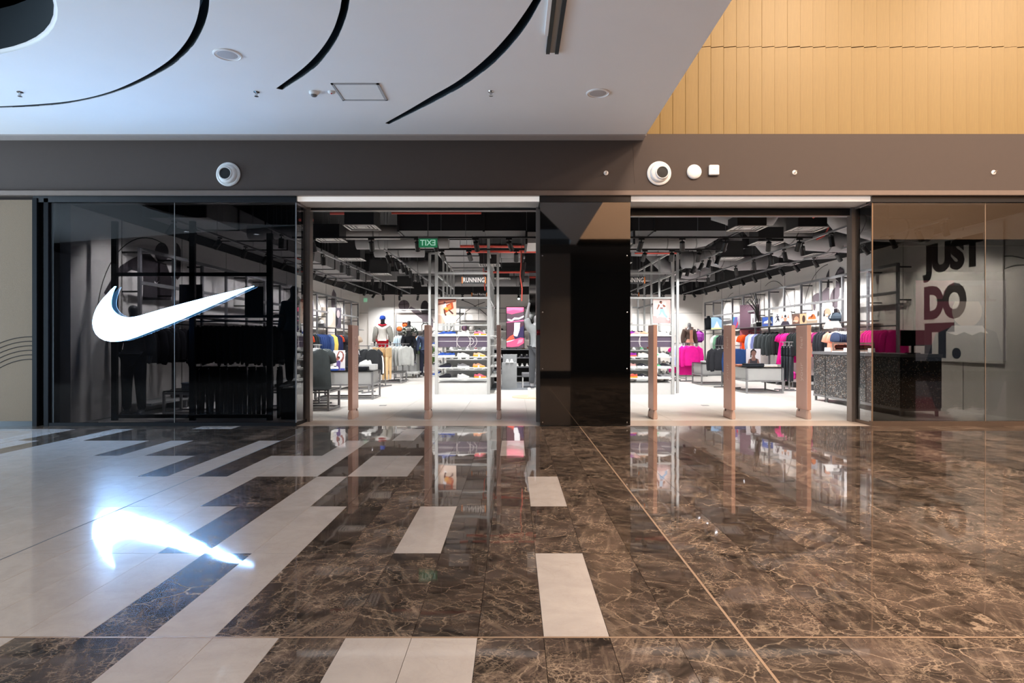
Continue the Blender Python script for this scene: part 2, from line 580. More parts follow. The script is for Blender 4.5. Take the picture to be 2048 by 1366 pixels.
for loop in [outline] + slots + [disc, rect_light]:
    sp = cu.splines.new('POLY')
    sp.points.add(len(loop) - 1)
    for q, p in zip(sp.points, loop):
        q.co = (p[0], p[1], 0, 1)
    sp.use_cyclic_u = True
cu.extrude = 0.005
me = eval_mesh(bpy.data.objects.new('ceiling_outline', cu), 'ceiling')
me.materials.clear(); me.materials.append(M_CEIL)
ceiling = struct(link('ceiling', me, None, (0, 0, CZ + 0.005)))
tag(ceiling, 'white plaster mall ceiling with curved black slots', 'ceiling')
MB().box(-16, CE, -1, FY + 0.2, 0.5, 0.6).obj('ceiling_void_top', M_SLOT, ceiling)
for n, loop in enumerate(slots):
    b = MB()
    L2 = [(p[0], p[1]) for p in loop]
    k = len(L2)
    # double walls with a thin gap inside the plaster, and a lid
    b.add([(x, y, -0.004) for x, y in L2] + [(x, y, 0.28) for x, y in L2], [(i, (i + 1) % k, (i + 1) % k + k, i + k) for i in range(k)])
    h = k // 2
    for i in range(h - 1):
        b.add([(*L2[i], 0.28), (*L2[i + 1], 0.28), (*L2[k - 2 - i], 0.28), (*L2[k - 1 - i], 0.28)], [(0, 1, 2, 3)])
    b.obj('curved_slot', M_SLOT, ceiling)
rim = MB()
def ringpts(r, z):
    return [(disc_c[0] + r * math.cos(2 * PI * i / 64), disc_c[1] + r * math.sin(2 * PI * i / 64), z) for i in range(64)]
rim.loft([ringpts(disc_r + 0.002, -0.005), ringpts(disc_r + 0.002, 0.03), ringpts(disc_r - 0.03, 0.03)], 0, False)
rim.obj('round_opening_rim', M_CEIL, ceiling, smooth=True)
b = MB()
b.loft([ringpts(disc_r - 0.03, 0.03), ringpts(disc_r - 0.03, 0.47)], 0, False)
b.loft([ringpts(disc_r, 0.47), ringpts(0.02, 0.47)], 0, True)
b.obj('round_opening_lining', M_SLOT, ceiling, smooth=True)
b = MB()
b.lathe([(1.05, 0.34), (1.05, 0.44)], 48, 0, 'z', (*disc_c, 0))
b.obj('round_inner_disc', mat('grey_disc', '#3f3d3d', 0.7), ceiling)
ct = struct(MB().box(-16, CE, 9.82, FY, CZ - 0.02, CZ - 0.001).obj('trim_1', mat('warm_trim', '#a89b93', 0.7)))
tag(ct, 'warm grey trim band where white ceiling meets dark bulkhead', 'trim')

# twin linear luminaire let into the ceiling
t = thing('linear_track', 'twin dark linear rail let into the white ceiling near its edge', 'light track', (0.415, 2.5, CZ))
MB().box(-0.068, -0.028, 0, 4.55, -0.02, 0.05).obj('rail', mat('rail_dark', '#20282d', 0.4), t)
MB().box(0.028, 0.068, 0, 4.55, -0.02, 0.05).obj('rail', mat('rail_dark', '#20282d', 0.4), t)
MB().box(-0.028, 0.028, 0, 4.55, -0.004, 0.03).obj('gap_plate', mat('rail_gap', '#8d8780', 0.5), t)
MB().box(-0.105, -0.07, 0, 4.1, -0.035, 0.0).obj('side_plate', M_CEIL, t)

# ceiling fittings
def ceil_thing(name, label, cat, px, py, group=None):
    x, y = ceil_pt(px, py)
    return thing(name, label, cat, (x, y, CZ), 0, group)
M_GRILLE = mat('speaker_grille', '#b3aeae', 0.7, var=0.2, vs=120)
for px, py, lab in ((455, 109, 'round ceiling speaker grille between the first two curved slots'), (1196, 186, 'round ceiling speaker grille beside the linear rail')):
    t = ceil_thing('ceiling_speaker', lab, 'speaker', px, py)
    MB().lathe([(0.150, 0.0), (0.150, -0.008), (0.135, -0.014), (0.130, -0.006)], 32).obj('rim', M_CEIL, t)
    MB().lathe([(0.130, -0.004), (0.07, -0.009), (0.01, -0.010)], 32).obj('grille', M_GRILLE, t)
M_CHROME = mat('chrome', '#b9b9bb', 0.15, 1.0, var=0)
for px, py, lab in ((40, 184, 'chrome fire sprinkler inside the widest curve of ceiling slot'), (513, 184, 'chrome fire sprinkler beside the tip of the short curved slot'),
                    (982, 183, 'chrome fire sprinkler outside the longest straightening curved slot')):
    t = ceil_thing('fire_sprinkler', lab, 'sprinkler', px, py)
    MB().lathe([(0.038, 0), (0.036, -0.006), (0.014, -0.012)], 16).obj('escutcheon', M_CHROME, t)
    b = MB().cyl((0, 0, -0.01), (0, 0, -0.05), 0.008, 0.006, 8)
    b.tube([(-0.012, 0, -0.015), (-0.016, 0, -0.035), (-0.004, 0, -0.052)], 0.003, 6)
    b.tube([(0.012, 0, -0.015), (0.016, 0, -0.035), (0.004, 0, -0.052)], 0.003, 6)
    b.obj('frame', M_CHROME, t)
    MB().lathe([(0.003, -0.05), (0.026, -0.053), (0.026, -0.056), (0.003, -0.057)], 12).obj('deflector', M_CHROME, t)
t = ceil_thing('smoke_detector', 'white round smoke detector beside the hatch', 'detector', 628, 184)
MB().lathe([(0.06, 0), (0.062, -0.015), (0.05, -0.032), (0.045, -0.035)], 24).obj('base', M_WHITEP, t)
MB().lathe([(0.036, -0.033), (0.036, -0.05), (0.022, -0.06), (0.01, -0.061)], 24).obj('sensing_chamber', mat('detector_grey', '#6e6a68', 0.6), t)
t = ceil_thing('fire_indicator', 'small white fire indicator with a red lamp by the hatch', 'indicator', 663, 183)
MB().lathe([(0.045, 0), (0.045, -0.012), (0.032, -0.03), (0.015, -0.034)], 24).obj('base', M_WHITEP, t)
MB().ell((0.005, -0.02, -0.03), (0.011, 0.011, 0.012), 10, 6).obj('red_lamp', mat('red_lamp', '#c02a2a', 0.3), t)
h0, h1, h2, h3 = ceil_pt(665, 166), ceil_pt(758, 166), ceil_pt(775, 200), ceil_pt(682, 200)
hx0, hx1, hy0, hy1 = (h0[0] + h3[0]) / 2, (h1[0] + h2[0]) / 2, h0[1], h2[1]
t = thing('access_hatch', 'square white access hatch in the ceiling', 'hatch', ((hx0 + hx1) / 2, (hy0 + hy1) / 2, CZ))
w, d = (hx1 - hx0) / 2, (hy1 - hy0) / 2
b = MB()
b.box(-w, w, -d, -d + 0.03, -0.012, 0); b.box(-w, w, d - 0.03, d, -0.012, 0)
b.box(-w, -w + 0.03, -d, d, -0.012, 0); b.box(w - 0.03, w, -d, d, -0.012, 0)
b.obj('frame', mat('hatch_frame', '#a9a7a8', 0.6), t)
MB().box(-w + 0.036, w - 0.036, -d + 0.036, d - 0.036, -0.008, 0).obj('panel', M_WHITEP, t)
DL = []
for px, yy, lab in ((-9.3, 1.7, 'recessed ceiling downlight farther from the black column, seen reflected'), (-7.5, 1.2, 'recessed ceiling downlight nearer to the black column, seen reflected'),
                    (-4.5, 1.0, 'added unseen fill downlight behind the camera near the pier'), (-1.0, 1.0, 'added unseen fill downlight above the camera'),  # those not seen reflected are added, to bounce light onto the ceiling
                    (-6.0, -3.5, 'added unseen fill downlight in the opposite walkway, farther one'), (-2.0, -3.5, 'added unseen fill downlight in the opposite walkway, nearer one')):
    t = thing('downlight_or_fill', lab, 'downlight', (px, yy, CZ))
    MB().lathe([(0.10, 0), (0.10, -0.008), (0.082, -0.012), (0.08, -0.002)], 24).obj('trim_ring', M_WHITEP, t)
    MB().lathe([(0.078, -0.004), (0.02, -0.005)], 24).obj('lens', mat('downlight_lens', '#ffffff', 0.3, emit='#e8f2ff', es=14, var=0), t)
    d = bpy.data.lights.new('downlight', 'SPOT')
    d.energy, d.spot_size, d.spot_blend, d.shadow_soft_size, d.color = 130, 2.3, 0.8, 0.07, (0.74, 0.87, 1.0)
    so = bpy.data.objects.new('downlight', d)
    C.objects.link(so)
    so.parent = t
    so.location = (0, 0, -0.03)

# ------------------------------------------------------------------ bulkhead, gold cladding
wf = struct(MB().box(-16, 22, FY, FY + 0.25, 3.63, 4.52).obj('wall_front', M_BULK))
tag(wf, 'dark taupe painted bulkhead above the shopfront', 'wall')
ledge = struct(MB().bbox(-16, 22, FY - 0.07, FY + 0.25, 3.555, 3.632, 0.006).obj('trim_2', M_LEDGE))
tag(ledge, 'thin bronze ledge along the foot of the taupe bulkhead', 'trim')
M_GOLD = mat('gold_board', '#826939', 0.45, 0.1, var=0.16, vs=5)
# stretch the grain along the board
for nd in M_GOLD.node_tree.nodes:
    if nd.type == 'TEX_NOISE':
        mp = M_GOLD.node_tree.nodes.new('ShaderNodeMapping')
        mp.inputs['Scale'].default_value = (40, 40, 0.8)
        M_GOLD.node_tree.links.new(M_GOLD.node_tree.nodes['Texture Coordinate'].outputs['Object'], mp.inputs['Vector'])
        M_GOLD.node_tree.links.new(mp.outputs[0], nd.inputs['Vector'])
wu = struct(MB().box(-16, 22, FY + 0.12, FY + 0.3, 4.52, 9.6).obj('wall_upper', mat('dark_backing', '#2b1f14', 0.8)))
tag(wu, 'golden vertical board cladding above the bulkhead in the void', 'wall')
PW = 0.1985
def plank_mesh(h):
    b = MB()
    g = 0.008
    prof = [(g, 0.075), (g, 0.045), (g + 0.006, 0.036), (PW - 0.004, 0.0), (PW, 0.004), (PW, 0.075)]
    n = len(prof)
    b.add([(x, y, 0) for x, y in prof] + [(x, y, h) for x, y in prof],
          [tuple(range(n)), tuple(range(2 * n - 1, n - 1, -1))] + [(i, i + n, (i + 1) % n + n, (i + 1) % n) for i in range(n)])
    return b.mesh('plank', M_GOLD)
p_low, p_high = plank_mesh(1.385), plank_mesh(2.2)
x = 1.87
while x < 13:
    o = link('plank', p_low, wu, (x, FY + 0.045, 4.502 + random.uniform(0, 0.004)))
    o = link('plank', p_high, wu, (x, FY + 0.045 + random.uniform(-0.003, 0.003), 5.897 + random.uniform(0, 0.004)))
    x += PW

# the rest of the mall, which the glass and the marble reflect
o = struct(MB().box(22, 22.2, -9, 11, 0, 9.6).obj('wall_right_mall', mat('mall_wall', '#5e5148', 0.8))); tag(o, 'taupe end wall of the mall void beyond the bronze window', 'wall')
o = struct(MB().box(CE, 22, -1.2, -1.0, CZ, 9.6).obj('wall_opposite_upper', mat('tan_wall', '#c4a386', 0.8))); tag(o, 'tan upper wall on the far side of the void', 'wall')
o = struct(MB().box(CE - 0.2, CE, -1.0, FY, CZ + 0.02, 9.6).obj('wall_void_side', M_WHITEP)); tag(o, 'white side wall of the void above the ceiling edge', 'wall')
o = struct(MB().box(CE, 22, -1.2, 11, 9.6, 9.8).obj('ceiling_void', M_WHITEP)); tag(o, 'high white ceiling of the void', 'ceiling')
o = struct(MB().box(-16, 22, -9, -1.0, CZ, CZ + 0.2).obj('ceiling_opposite', mat('dark_soffit', '#4a4542', 0.8))); tag(o, 'dark ceiling of the walkway behind the camera', 'ceiling')
o = struct(MB().box(-16, 22, -9.2, -9, 0, 5).obj('wall_back_mall', mat('dark_shopfront', '#151416', 0.5))); tag(o, 'dark shopfronts on the opposite side of the mall', 'wall')
o = struct(MB().box(-0.6, 2.0, -3.4, -3.0, 0.28, CZ).obj('wall_opposite_pier', mat('beige_pier', '#8b7666', 0.8))); tag(o, 'beige pier on the opposite side, seen reflected in the black column', 'wall')
o = struct(MB().box(-0.6, 2.0, -3.4, -3.0, 0, 0.28).obj('baseboard_pier', M_BLACK)); tag(o, 'black baseboard of the reflected beige pier', 'baseboard')

# ------------------------------------------------------------------ fittings on the bulkhead
def fx(px, py):
    return P(px, py, FY)
for px, py, dx, lab in ((457, 349, -0.02, 'white round air nozzle on the bulkhead above the logo window'), (1318, 347, 0.035, 'white round air nozzle on the bulkhead beside the round access point')):
    p = fx(px, py)
    t = thing('air_nozzle', lab, 'air nozzle', p)
    MB().lathe([(0.185, 0.0), (0.185, 0.018), (0.165, 0.03), (0.15, 0.026)], 40, 0, 'y').obj('flange', M_WHITEP, t, smooth=False)
    b = MB()
    b.lathe([(0.15, 0.02), (0.135, 0.055), (0.115, 0.07)], 40, 0, 'y')
    b.obj('ball', M_WHITEP, t, smooth=True)
    b = MB()
    for r0, h0_, r1, h1_ in ((0.108, 0.072, 0.096, 0.09), (0.096, 0.09, 0.088, 0.09), (0.088, 0.09, 0.084, 0.073)):
        rg = [[(dx + r * math.cos(2 * PI * i / 32), -h, r * math.sin(2 * PI * i / 32)) for i in range(32)] for r, h in ((r0, h0_), (r1, h1_))]
        b.loft(rg, 0, False)
    b.obj('nozzle_ring', M_WHITEP, t, smooth=True)
    MB().lathe([(0.086, 0.076), (0.02, 0.077)], 32, 0, 'y', (dx, 0, 0)).obj('throat', mat('nozzle_throat', '#070707', 0.5), t)
t = thing('access_point', 'white round wireless access point on the bulkhead', 'access point', fx(1388, 344))
MB().lathe([(0.112, 0.0), (0.114, 0.012), (0.106, 0.03), (0.06, 0.038), (0.01, 0.039)], 36, 0, 'y').obj('cover', M_WHITEP, t, smooth=True)
t = thing('junction_box', 'white square junction cover on the bulkhead', 'cover', fx(1427, 341))
MB().bbox(-0.078, 0.078, -0.045, 0.0, -0.078, 0.078, 0.01).obj('cover', M_WHITEP, t)
MB().box(-0.02, 0.02, -0.047, -0.044, 0.0, 0.012).obj('indicator', mat('cover_mark', '#c9c4c0', 0.5), t)
for px, py, lab in ((1212, 346, 'wall sprinkler on the bulkhead above the black column'), (1589, 345, 'wall sprinkler on the bulkhead above the counter-side entrance'),
                    (1987, 345, 'wall sprinkler on the bulkhead above the bronze window')):
    t = thing('wall_sprinkler', lab, 'sprinkler', fx(px, py))
    MB().lathe([(0.036, 0), (0.036, 0.006), (0.02, 0.014)], 16, 0, 'y').obj('escutcheon', mat('sprinkler_white', '#e6ddd6', 0.4), t)
    b = MB().cyl((0, -0.01, 0), (0, -0.06, 0), 0.011, 0.007, 8)
    b.obj('nozzle', M_CHROME, t)
    MB().box(-0.018, 0.018, -0.066, -0.058, 0.010, 0.014).obj('deflector', M_CHROME, t)
o = MB()
o.tube([(1.83, FY - 0.001, 4.4), (1.85, FY - 0.001, 4.2), (1.845, FY - 0.001, 4.0), (1.87, FY - 0.001, 3.75)], 0.002, 4)
o.obj('paint_seam', mat('seam', '#4c423c', 0.9), wf)

# ------------------------------------------------------------------ shopfront
def X(px, Y=FY):
    return (px - 1028) * Y / F
ZT = 3.46
# plaster panel at the far end, with its engraved waves
wl = struct(MB().box(-16, X(68), FY, FY + 0.2, 0.075, 3.5).obj('wall_front_panel', mat('beige_plaster', '#85705a', 0.85, var=0.06, vs=60, bump=0.3, bs=120)))
tag(wl, 'beige textured plaster panel beside the logo window', 'wall')
b = MB()
for i in range(6):
    zc = EYE + (684 - (673.5 + i * 9.0)) * FY / F
    pts = []
    for k in range(22):
        u = k / 21
        xx = X(-110) + u * (X(68) - X(-110) - 0.01)
        dz = -((X(62) - xx) ** 2) * (0.42 + 0.03 * i)
        pts.append((xx, FY - 0.001, zc + dz))
    b.tube(pts, 0.007, 4, 0, True)
b.obj('engraved_wave', mat('engraving', '#3d342d', 0.9), wl)
bb = struct(MB().box(-16, X(68), FY - 0.005, FY + 0.2, 0.0, 0.075).obj('baseboard_front', M_BLACK)); tag(bb, 'black baseboard under the beige plaster panel', 'baseboard')

w1 = struct(thing('window_1', 'dark tinted shop window carrying the glowing logo', 'window', (0, 0, 0)))
b = MB()
b.box(X(68), X(77), FY - 0.04, FY + 0.15, 0, 3.52)
b.obj('frame', M_DFRAME, w1)
MB().box(X(77), X(89), FY + 0.06, FY + 0.2, 0, 3.52).obj('frame_recess', M_BLACK, w1)
MB().box(X(89), X(98), FY - 0.02, FY + 0.15, 0, 3.52).obj('frame', M_DFRAME, w1)
MB().box(X(98), X(106), FY + 0.02, FY + 0.15, 0, 3.52).obj('frame', M_BLACK, w1)
MB().box(X(68), X(594), FY - 0.02, FY + 0.15, ZT, 3.555).obj('head_frame', M_BLACK, w1)
MB().box(X(89), X(592), FY - 0.015, FY + 0.06, 0, 0.05).obj('sill_frame', M_DFRAME, w1)
MB().box(X(106), X(348) - 0.004, FY + 0.015, FY + 0.027, 0.05, ZT).obj('pane', G_TINT, w1)
MB().box(X(348) + 0.004, X(592), FY + 0.015, FY + 0.027, 0.05, ZT).obj('pane', G_TINT, w1)
MB().box(X(348) - 0.004, X(348) + 0.004, FY + 0.013, FY + 0.029, 0.05, ZT).obj('joint_seal', mat('pane_seal', '#8f8a86', 0.4, 0.4), w1)
xr = X(592)
MB().box(xr - 0.012, xr, FY + 0.03, DY - 0.06, 0.05, ZT).obj('return_pane', G_CLEAR, w1)
MB().box(xr - 0.03, xr + 0.005, FY + 0.0, DY, 0.0, 0.05).obj('return_sill', M_DFRAME, w1)
MB().box(xr - 0.03, xr + 0.005, FY + 0.03, DY, ZT, 3.5).obj('return_head', M_JAMB, w1)
MB().box(xr - 0.012, xr + 0.003, FY + 0.008, FY + 0.030, 0.05, ZT).obj('corner_edge', M_GREY, w1)

w2 = struct(thing('window_2', 'bronze tinted shop window with slogan wall behind it', 'window', (0, 0, 0)))
xl = X(1745)
MB().box(xl, X(1972) - 0.004, FY + 0.015, FY + 0.027, 0.075, ZT).obj('pane', G_BRONZE, w2)
MB().box(X(1972) + 0.004, X(2140), FY + 0.015, FY + 0.027, 0.075, ZT).obj('pane', G_BRONZE, w2)
MB().box(X(1972) - 0.004, X(1972) + 0.004, FY + 0.013, FY + 0.029, 0.075, ZT).obj('joint_seal', mat('pane_seal_bronze', '#a08a78', 0.4, 0.4), w2)
MB().box(xl - 0.02, X(2140), FY - 0.015, FY + 0.06, 0, 0.075).obj('sill_frame', mat('bronze_sill', '#6b5a4d', 0.35, 0.5), w2)
MB().box(xl - 0.02, X(2140), FY - 0.02, FY + 0.15, ZT, 3.555).obj('head_frame', M_BLACK, w2)
MB().box(xl, xl + 0.012, FY + 0.03, DY - 0.06, 0.05, ZT).obj('return_pane', G_CLEAR, w2)
MB().box(xl - 0.005, xl + 0.03, FY, DY, 0, 0.05).obj('return_sill', mat('bronze_sill', ''), w2)
MB().box(xl - 0.005, xl + 0.03, FY + 0.03, DY, ZT, 3.5).obj('return_head', M_JAMB, w2)
MB().box(xl - 0.003, xl + 0.012, FY + 0.008, FY + 0.030, 0.05, ZT).obj('corner_edge', mat('bronze_edge', '#9a8068', 0.3, 0.6), w2)
o = struct(MB().box(X(2140), 22, FY, FY + 0.2, 0, 3.56).obj('wall_front_end', M_BULK)); tag(o, 'taupe wall beyond the bronze window', 'wall')

# black glass column
col = struct(MB().box(X(1080), X(1260), FY - 0.03, DY + 0.25, 0.012, 3.455).obj('wall_column', M_GLOSSB))
tag(col, 'glossy black glass clad column between the two entrances', 'column')
MB().box(X(1080) - 0.01, X(1260) + 0.01, FY - 0.035, DY + 0.25, 3.46, 3.555).obj('cap', M_BLACK, col)
b_screw = MB().lathe([(0.011, 0), (0.011, 0.004), (0.006, 0.006)], 10, 0, 'y').mesh('screw', M_CHROME)
for px in (1085, 1254):
    for py in (512, 625, 738, 845):
        link('screw', b_screw, col, P(px, py, FY - 0.03))

# soffit over the two entrances
def soffit(n, x0, x1, lab):
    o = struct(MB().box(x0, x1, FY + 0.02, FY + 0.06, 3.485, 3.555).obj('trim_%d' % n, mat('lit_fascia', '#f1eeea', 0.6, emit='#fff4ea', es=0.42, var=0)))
    tag(o, 'backlit white fascia strip over the %s' % lab, 'trim')
    o = struct(MB().box(x0, x1, FY + 0.06, DY + 0.15, 3.49, 3.56).obj('ceiling_soffit', mat('soffit_grey', '#a39c97', 0.7)))
    tag(o, 'grey soffit over the %s' % lab, 'ceiling')
soffit(3, xr, X(1080), 'logo-side entrance')
soffit(4, X(1260), xl, 'counter-side entrance')

# entrance frames
d1 = struct(thing('door_1', 'open logo-side entrance with its steel jambs and rolled-up shutter head', 'entrance', (0, 0, 0)))
MB().box(xr - 0.02, xr + 0.055, DY - 0.06, DY + 0.1, 0, 3.5).obj('jamb', M_JAMB, d1)
MB().box(xr - 0.10, xr - 0.02, DY - 0.02, DY + 0.1, 0, 3.5).obj('jamb_liner', M_BLACK, d1)
MB().box(X(1072, DY), X(1078, DY), DY - 0.06, DY + 0.08, 0, 3.5).obj('jamb', M_JAMB, d1)
MB().box(xr, X(1079, DY), DY, DY + 0.14, P(0, 420.5, DY)[2], 3.5).obj('shutter_head', M_BLACK, d1)
MB().box(xr, X(1079, DY), DY - 0.01, DY, P(0, 421.5, DY)[2], P(0, 420, DY)[2]).obj('shutter_lip', M_JAMB, d1)
d2 = struct(thing('door_2', 'open counter-side entrance with its steel jamb and rolled-up shutter head', 'entrance', (0, 0, 0)))
MB().box(xl - 0.055, xl + 0.02, DY - 0.06, DY + 0.1, 0, 3.5).obj('jamb', M_JAMB, d2)
MB().box(xl + 0.02, xl + 0.10, DY - 0.02, DY + 0.1, 0, 3.5).obj('jamb_liner', M_BLACK, d2)
MB().box(X(1262, DY), xl, DY, DY + 0.14, P(0, 431.5, DY)[2], 3.5).obj('shutter_head', M_BLACK, d2)
MB().box(X(1262, DY), xl, DY - 0.008, DY, P(0, 420, DY)[2], P(0, 418.5, DY)[2]).obj('shutter_groove', M_DFRAME, d2)
MB().box(X(1262, DY), xl, DY - 0.01, DY, P(0, 432.5, DY)[2], P(0, 431, DY)[2]).obj('shutter_lip', M_JAMB, d2)
t = thing('alarm_button', 'small dark red alarm button on the entrance jamb', 'button', (X(1075, DY), DY - 0.07, P(0, 665, DY)[2]))
MB().bbox(-0.024, 0.024, -0.03, 0.01, -0.045, 0.045, 0.006).obj('housing', mat('dark_red', '#6b1218', 0.4), t)
MB().lathe([(0.012, 0.03), (0.012, 0.036), (0.004, 0.038)], 12, 0, 'y').obj('button', mat('red_lamp', ''), t)
th = struct(MB().box(X(592), xl, FY, DY + 0.12, -0.1, 0.0).obj('trim_5', mat('threshold_stone', '#c4b4a6', 0.3, var=0.04, vs=2)))
tag(th, 'beige stone threshold across both entrances', 'threshold')
o = struct(MB().box(X(592) - 4, X(592), FY + 0.03, DY + 0.12, -0.1, 0.0).obj('floor_window_1', M_SHOPFLOOR)); tag(o, 'window floor behind the logo window', 'floor')
o = struct(MB().box(xl, 9, FY + 0.03, DY + 0.12, -0.1, 0.0).obj('floor_window_2', M_SHOPFLOOR)); tag(o, 'window floor behind the bronze window', 'floor')

# the glowing tick-shaped logo in front of the dark window
inner = [(350, 73), (330, 108), (314, 150), (301, 195), (293, 240), (292, 275), (297, 312), (313, 346), (340, 377), (375, 405), (415, 424), (455, 434), (510, 438), (570, 434), (640, 419),
         (720, 396), (900, 343), (1200, 262), (1500, 185), (1800, 113), (1972, 72)]
outer = [(1800, 152), (1600, 244), (1400, 334), (1200, 423), (1000, 508), (850, 567), (700, 625), (590, 668), (490, 699), (400, 716), (310, 720), (230, 706), (170, 675), (125, 630), (98, 573),
         (88, 510), (92, 450), (112, 380), (145, 308), (192, 240), (245, 180), (300, 122)]
LY = FY - 0.07
pts = []
for u, v in inner + outer:
    px, py = 170 + u * 350 / 2048, 560 + v * 350 / 2048
    q = P(px, py, LY)
    pts.append((q[0], q[2]))
sw = thing('logo_sign', 'glowing white tick-shaped logo sign on the dark shop window', 'sign', (0, 0, 0))
MB().prism(pts, LY, LY + 0.012).obj('face', M_SWF, sw)
MB().prism(pts, LY + 0.012, LY + 0.04).obj('rim', M_SWS, sw)
for px, py in ((215, 645), (300, 650), (390, 620), (460, 590)):
    q = P(px, py, LY)
    MB().cyl((q[0], LY + 0.035, q[2]), (q[0], FY + 0.016, q[2]), 0.01, None, 8).obj('spacer', M_GREY, sw)

# anti-theft gates in the two entrances
g_feel = text_mesh('feel', 0.15, mat('gate_print', '#d9c3b8', 0.5, var=0), 0.001)
g_you = text_mesh('your', 0.165, mat('gate_print', '#d9c3b8', 0.5, var=0), 0.001)
def gate(x0, x1, side, lab, txt=False):
    t = thing('security_gate', lab, 'security gate', ((x0 + x1) / 2, 10.9, 0), 0, 'security gates')
    hw, dp = (x1 - x0) / 2, 0.42
    MB().bbox(-hw, hw, 0, dp, 0.155, 1.585, 0.004).obj('panel', M_GATE, t)
    b = MB()
    rings = []
    for z, a in ((0.0, 0.004), (0.02, 0.012), (0.10, 0.006), (0.165, -0.012)):
        x_, y0_, y1_ = hw + a, -a, dp + a
        r = 0.03
        rings.append([(-x_ + r * .5, y0_, z), (x_ - r * .5, y0_, z), (x_, y0_ + r, z), (x_, y1_ - r, z), (x_ - r * .5, y1_, z), (-x_ + r * .5, y1_, z), (-x_, y1_ - r, z), (-x_, y0_ + r, z)])
    b.loft(rings)
    ft = b.obj('foot', M_GATEBASE, t)
    s = side
    MB().cyl((s * (hw - 0.01), dp * 0.72, 0.125), (s * (hw + 0.004), dp * 0.72, 0.125), 0.022, None, 12).obj('lock_hole', mat('lock_hole', '#4a3a34', 0.5), ft)
    MB().prism([(-0.022, 0.02), (0.022, 0.02), (0.014, 0.15), (-0.014, 0.15)], -0.012, 0.01).obj('front_rib', M_GATEBASE, ft)
    if txt:
        o = link('lettering', g_you, t, (s * (hw + 0.001), dp * 0.5, 0.79))
        o.rotation_euler = Matrix(((0, -s, 0), (0, 0, -s), (1, 0, 0))).to_euler()
        o = link('lettering', g_feel, t, (s * (hw + 0.001), dp * 0.5, 1.29))
        o.rotation_euler = Matrix(((0, -s, 0), (0, 0, -s), (1, 0, 0))).to_euler()
    return t
gate(-2.785, -2.71, 1, 'bronze security gate nearest the logo window', True)
gate(-1.505, -1.425, 1, 'middle bronze security gate of the logo-side entrance')
gate(-0.292, -0.225, 1, 'bronze security gate of the logo-side entrance nearest the black column')
gate(2.336, 2.402, -1, 'bronze security gate of the counter-side entrance nearest the black column')
gate(3.647, 3.712, -1, 'middle bronze security gate of the counter-side entrance', True)
gate(4.913, 4.985, -1, 'bronze security gate nearest the speckled counter', True)
# ------------------------------------------------------------------ the store shell
XL, XR, YB = -7.0, 8.5, 29.4
ZW, ZC = 3.47, 5.3
fs = struct(MB().box(XL - 0.2, XR + 0.2, DY + 0.12, YB + 0.2, -0.2, -0.012).obj('floor_store', mat('slab_bed', '#8e8a86', 0.7)))
tag(fs, 'pale polished floor of the store', 'floor')
SL = 1.19
sl = MB().bbox(-SL / 2 + .002, SL / 2 - .002, -SL / 2 + .002, SL / 2 - .002, -0.015, 0, 0.002).mesh('slab', M_SHOPFLOOR)
for i in range(13):
    for j in range(6):
        link('slab', sl, fs, (XL + 0.1 + SL * (i + 0.5), DY + 0.12 + SL * (j + 0.5), 0))
b = MB()
for i in range(13):
    for j in range(6, 16):
        x0, y0 = XL + 0.1 + SL * i, DY + 0.12 + SL * j
        b.box(x0 + .002, x0 + SL - .002, y0 + .002, min(y0 + SL, YB) - .002, -0.015, 0)
stuff(b.obj('far_slabs', M_SHOPFLOOR, fs))
for px, py in ((766, 811), (1410, 811)):
    q = P(px, py, 1690 / (py - 684))
    t = thing('floor_socket', 'flat metal floor socket in the %s aisle' % ('logo-side' if px < 1000 else 'counter-side'), 'socket', (q[0], q[1], 0))
    MB().bbox(-0.07, 0.07, -0.07, 0.07, 0, 0.006, 0.002).obj('plate', M_GREY, t)
    MB().box(-0.05, 0.05, -0.05, 0.05, 0.006, 0.008).obj('lid', M_PANELGREY, t)
M_LINE = mat('wall_line', '#35332f', 0.7, var=0)
def wall(nm, lab, box, top):
    o = struct(MB().box(*box, 0, ZW).obj(nm, M_WALL)); tag(o, lab, 'wall')
    MB().box(*top, ZW, ZC).obj('dark_upper_wall', M_STOREBLACK, o)
    return o
wL = wall('wall_left', 'long pale side wall of the store behind the logo window', (XL - 0.2, XL, FY + 0.2, YB), (XL - 0.2, XL + 0.03, FY + 0.2, YB))
wR = wall('wall_right', 'long pale side wall of the store behind the speckled counter', (XR, XR + 0.2, FY + 0.2, YB), (XR - 0.03, XR + 0.2, FY + 0.2, YB))
wB = wall('wall_back', 'pale back wall of the store', (XL - 0.2, XR + 0.2, YB, YB + 0.2), (XL - 0.2, XR + 0.2, YB - 0.03, YB + 0.2))
o = struct(MB().box(XL - 0.2, XR + 0.2, DY + 0.02, DY + 0.12, 3.56, ZC).obj('wall_store_front', M_STOREBLACK)); tag(o, 'black inner face of the wall above the entrances', 'wall')
o = struct(MB().box(XL - 0.2, XR + 0.2, FY + 0.26, YB + 0.2, ZC, ZC + 0.2).obj('ceiling_store', M_STOREBLACK)); tag(o, 'black open ceiling of the store', 'ceiling')
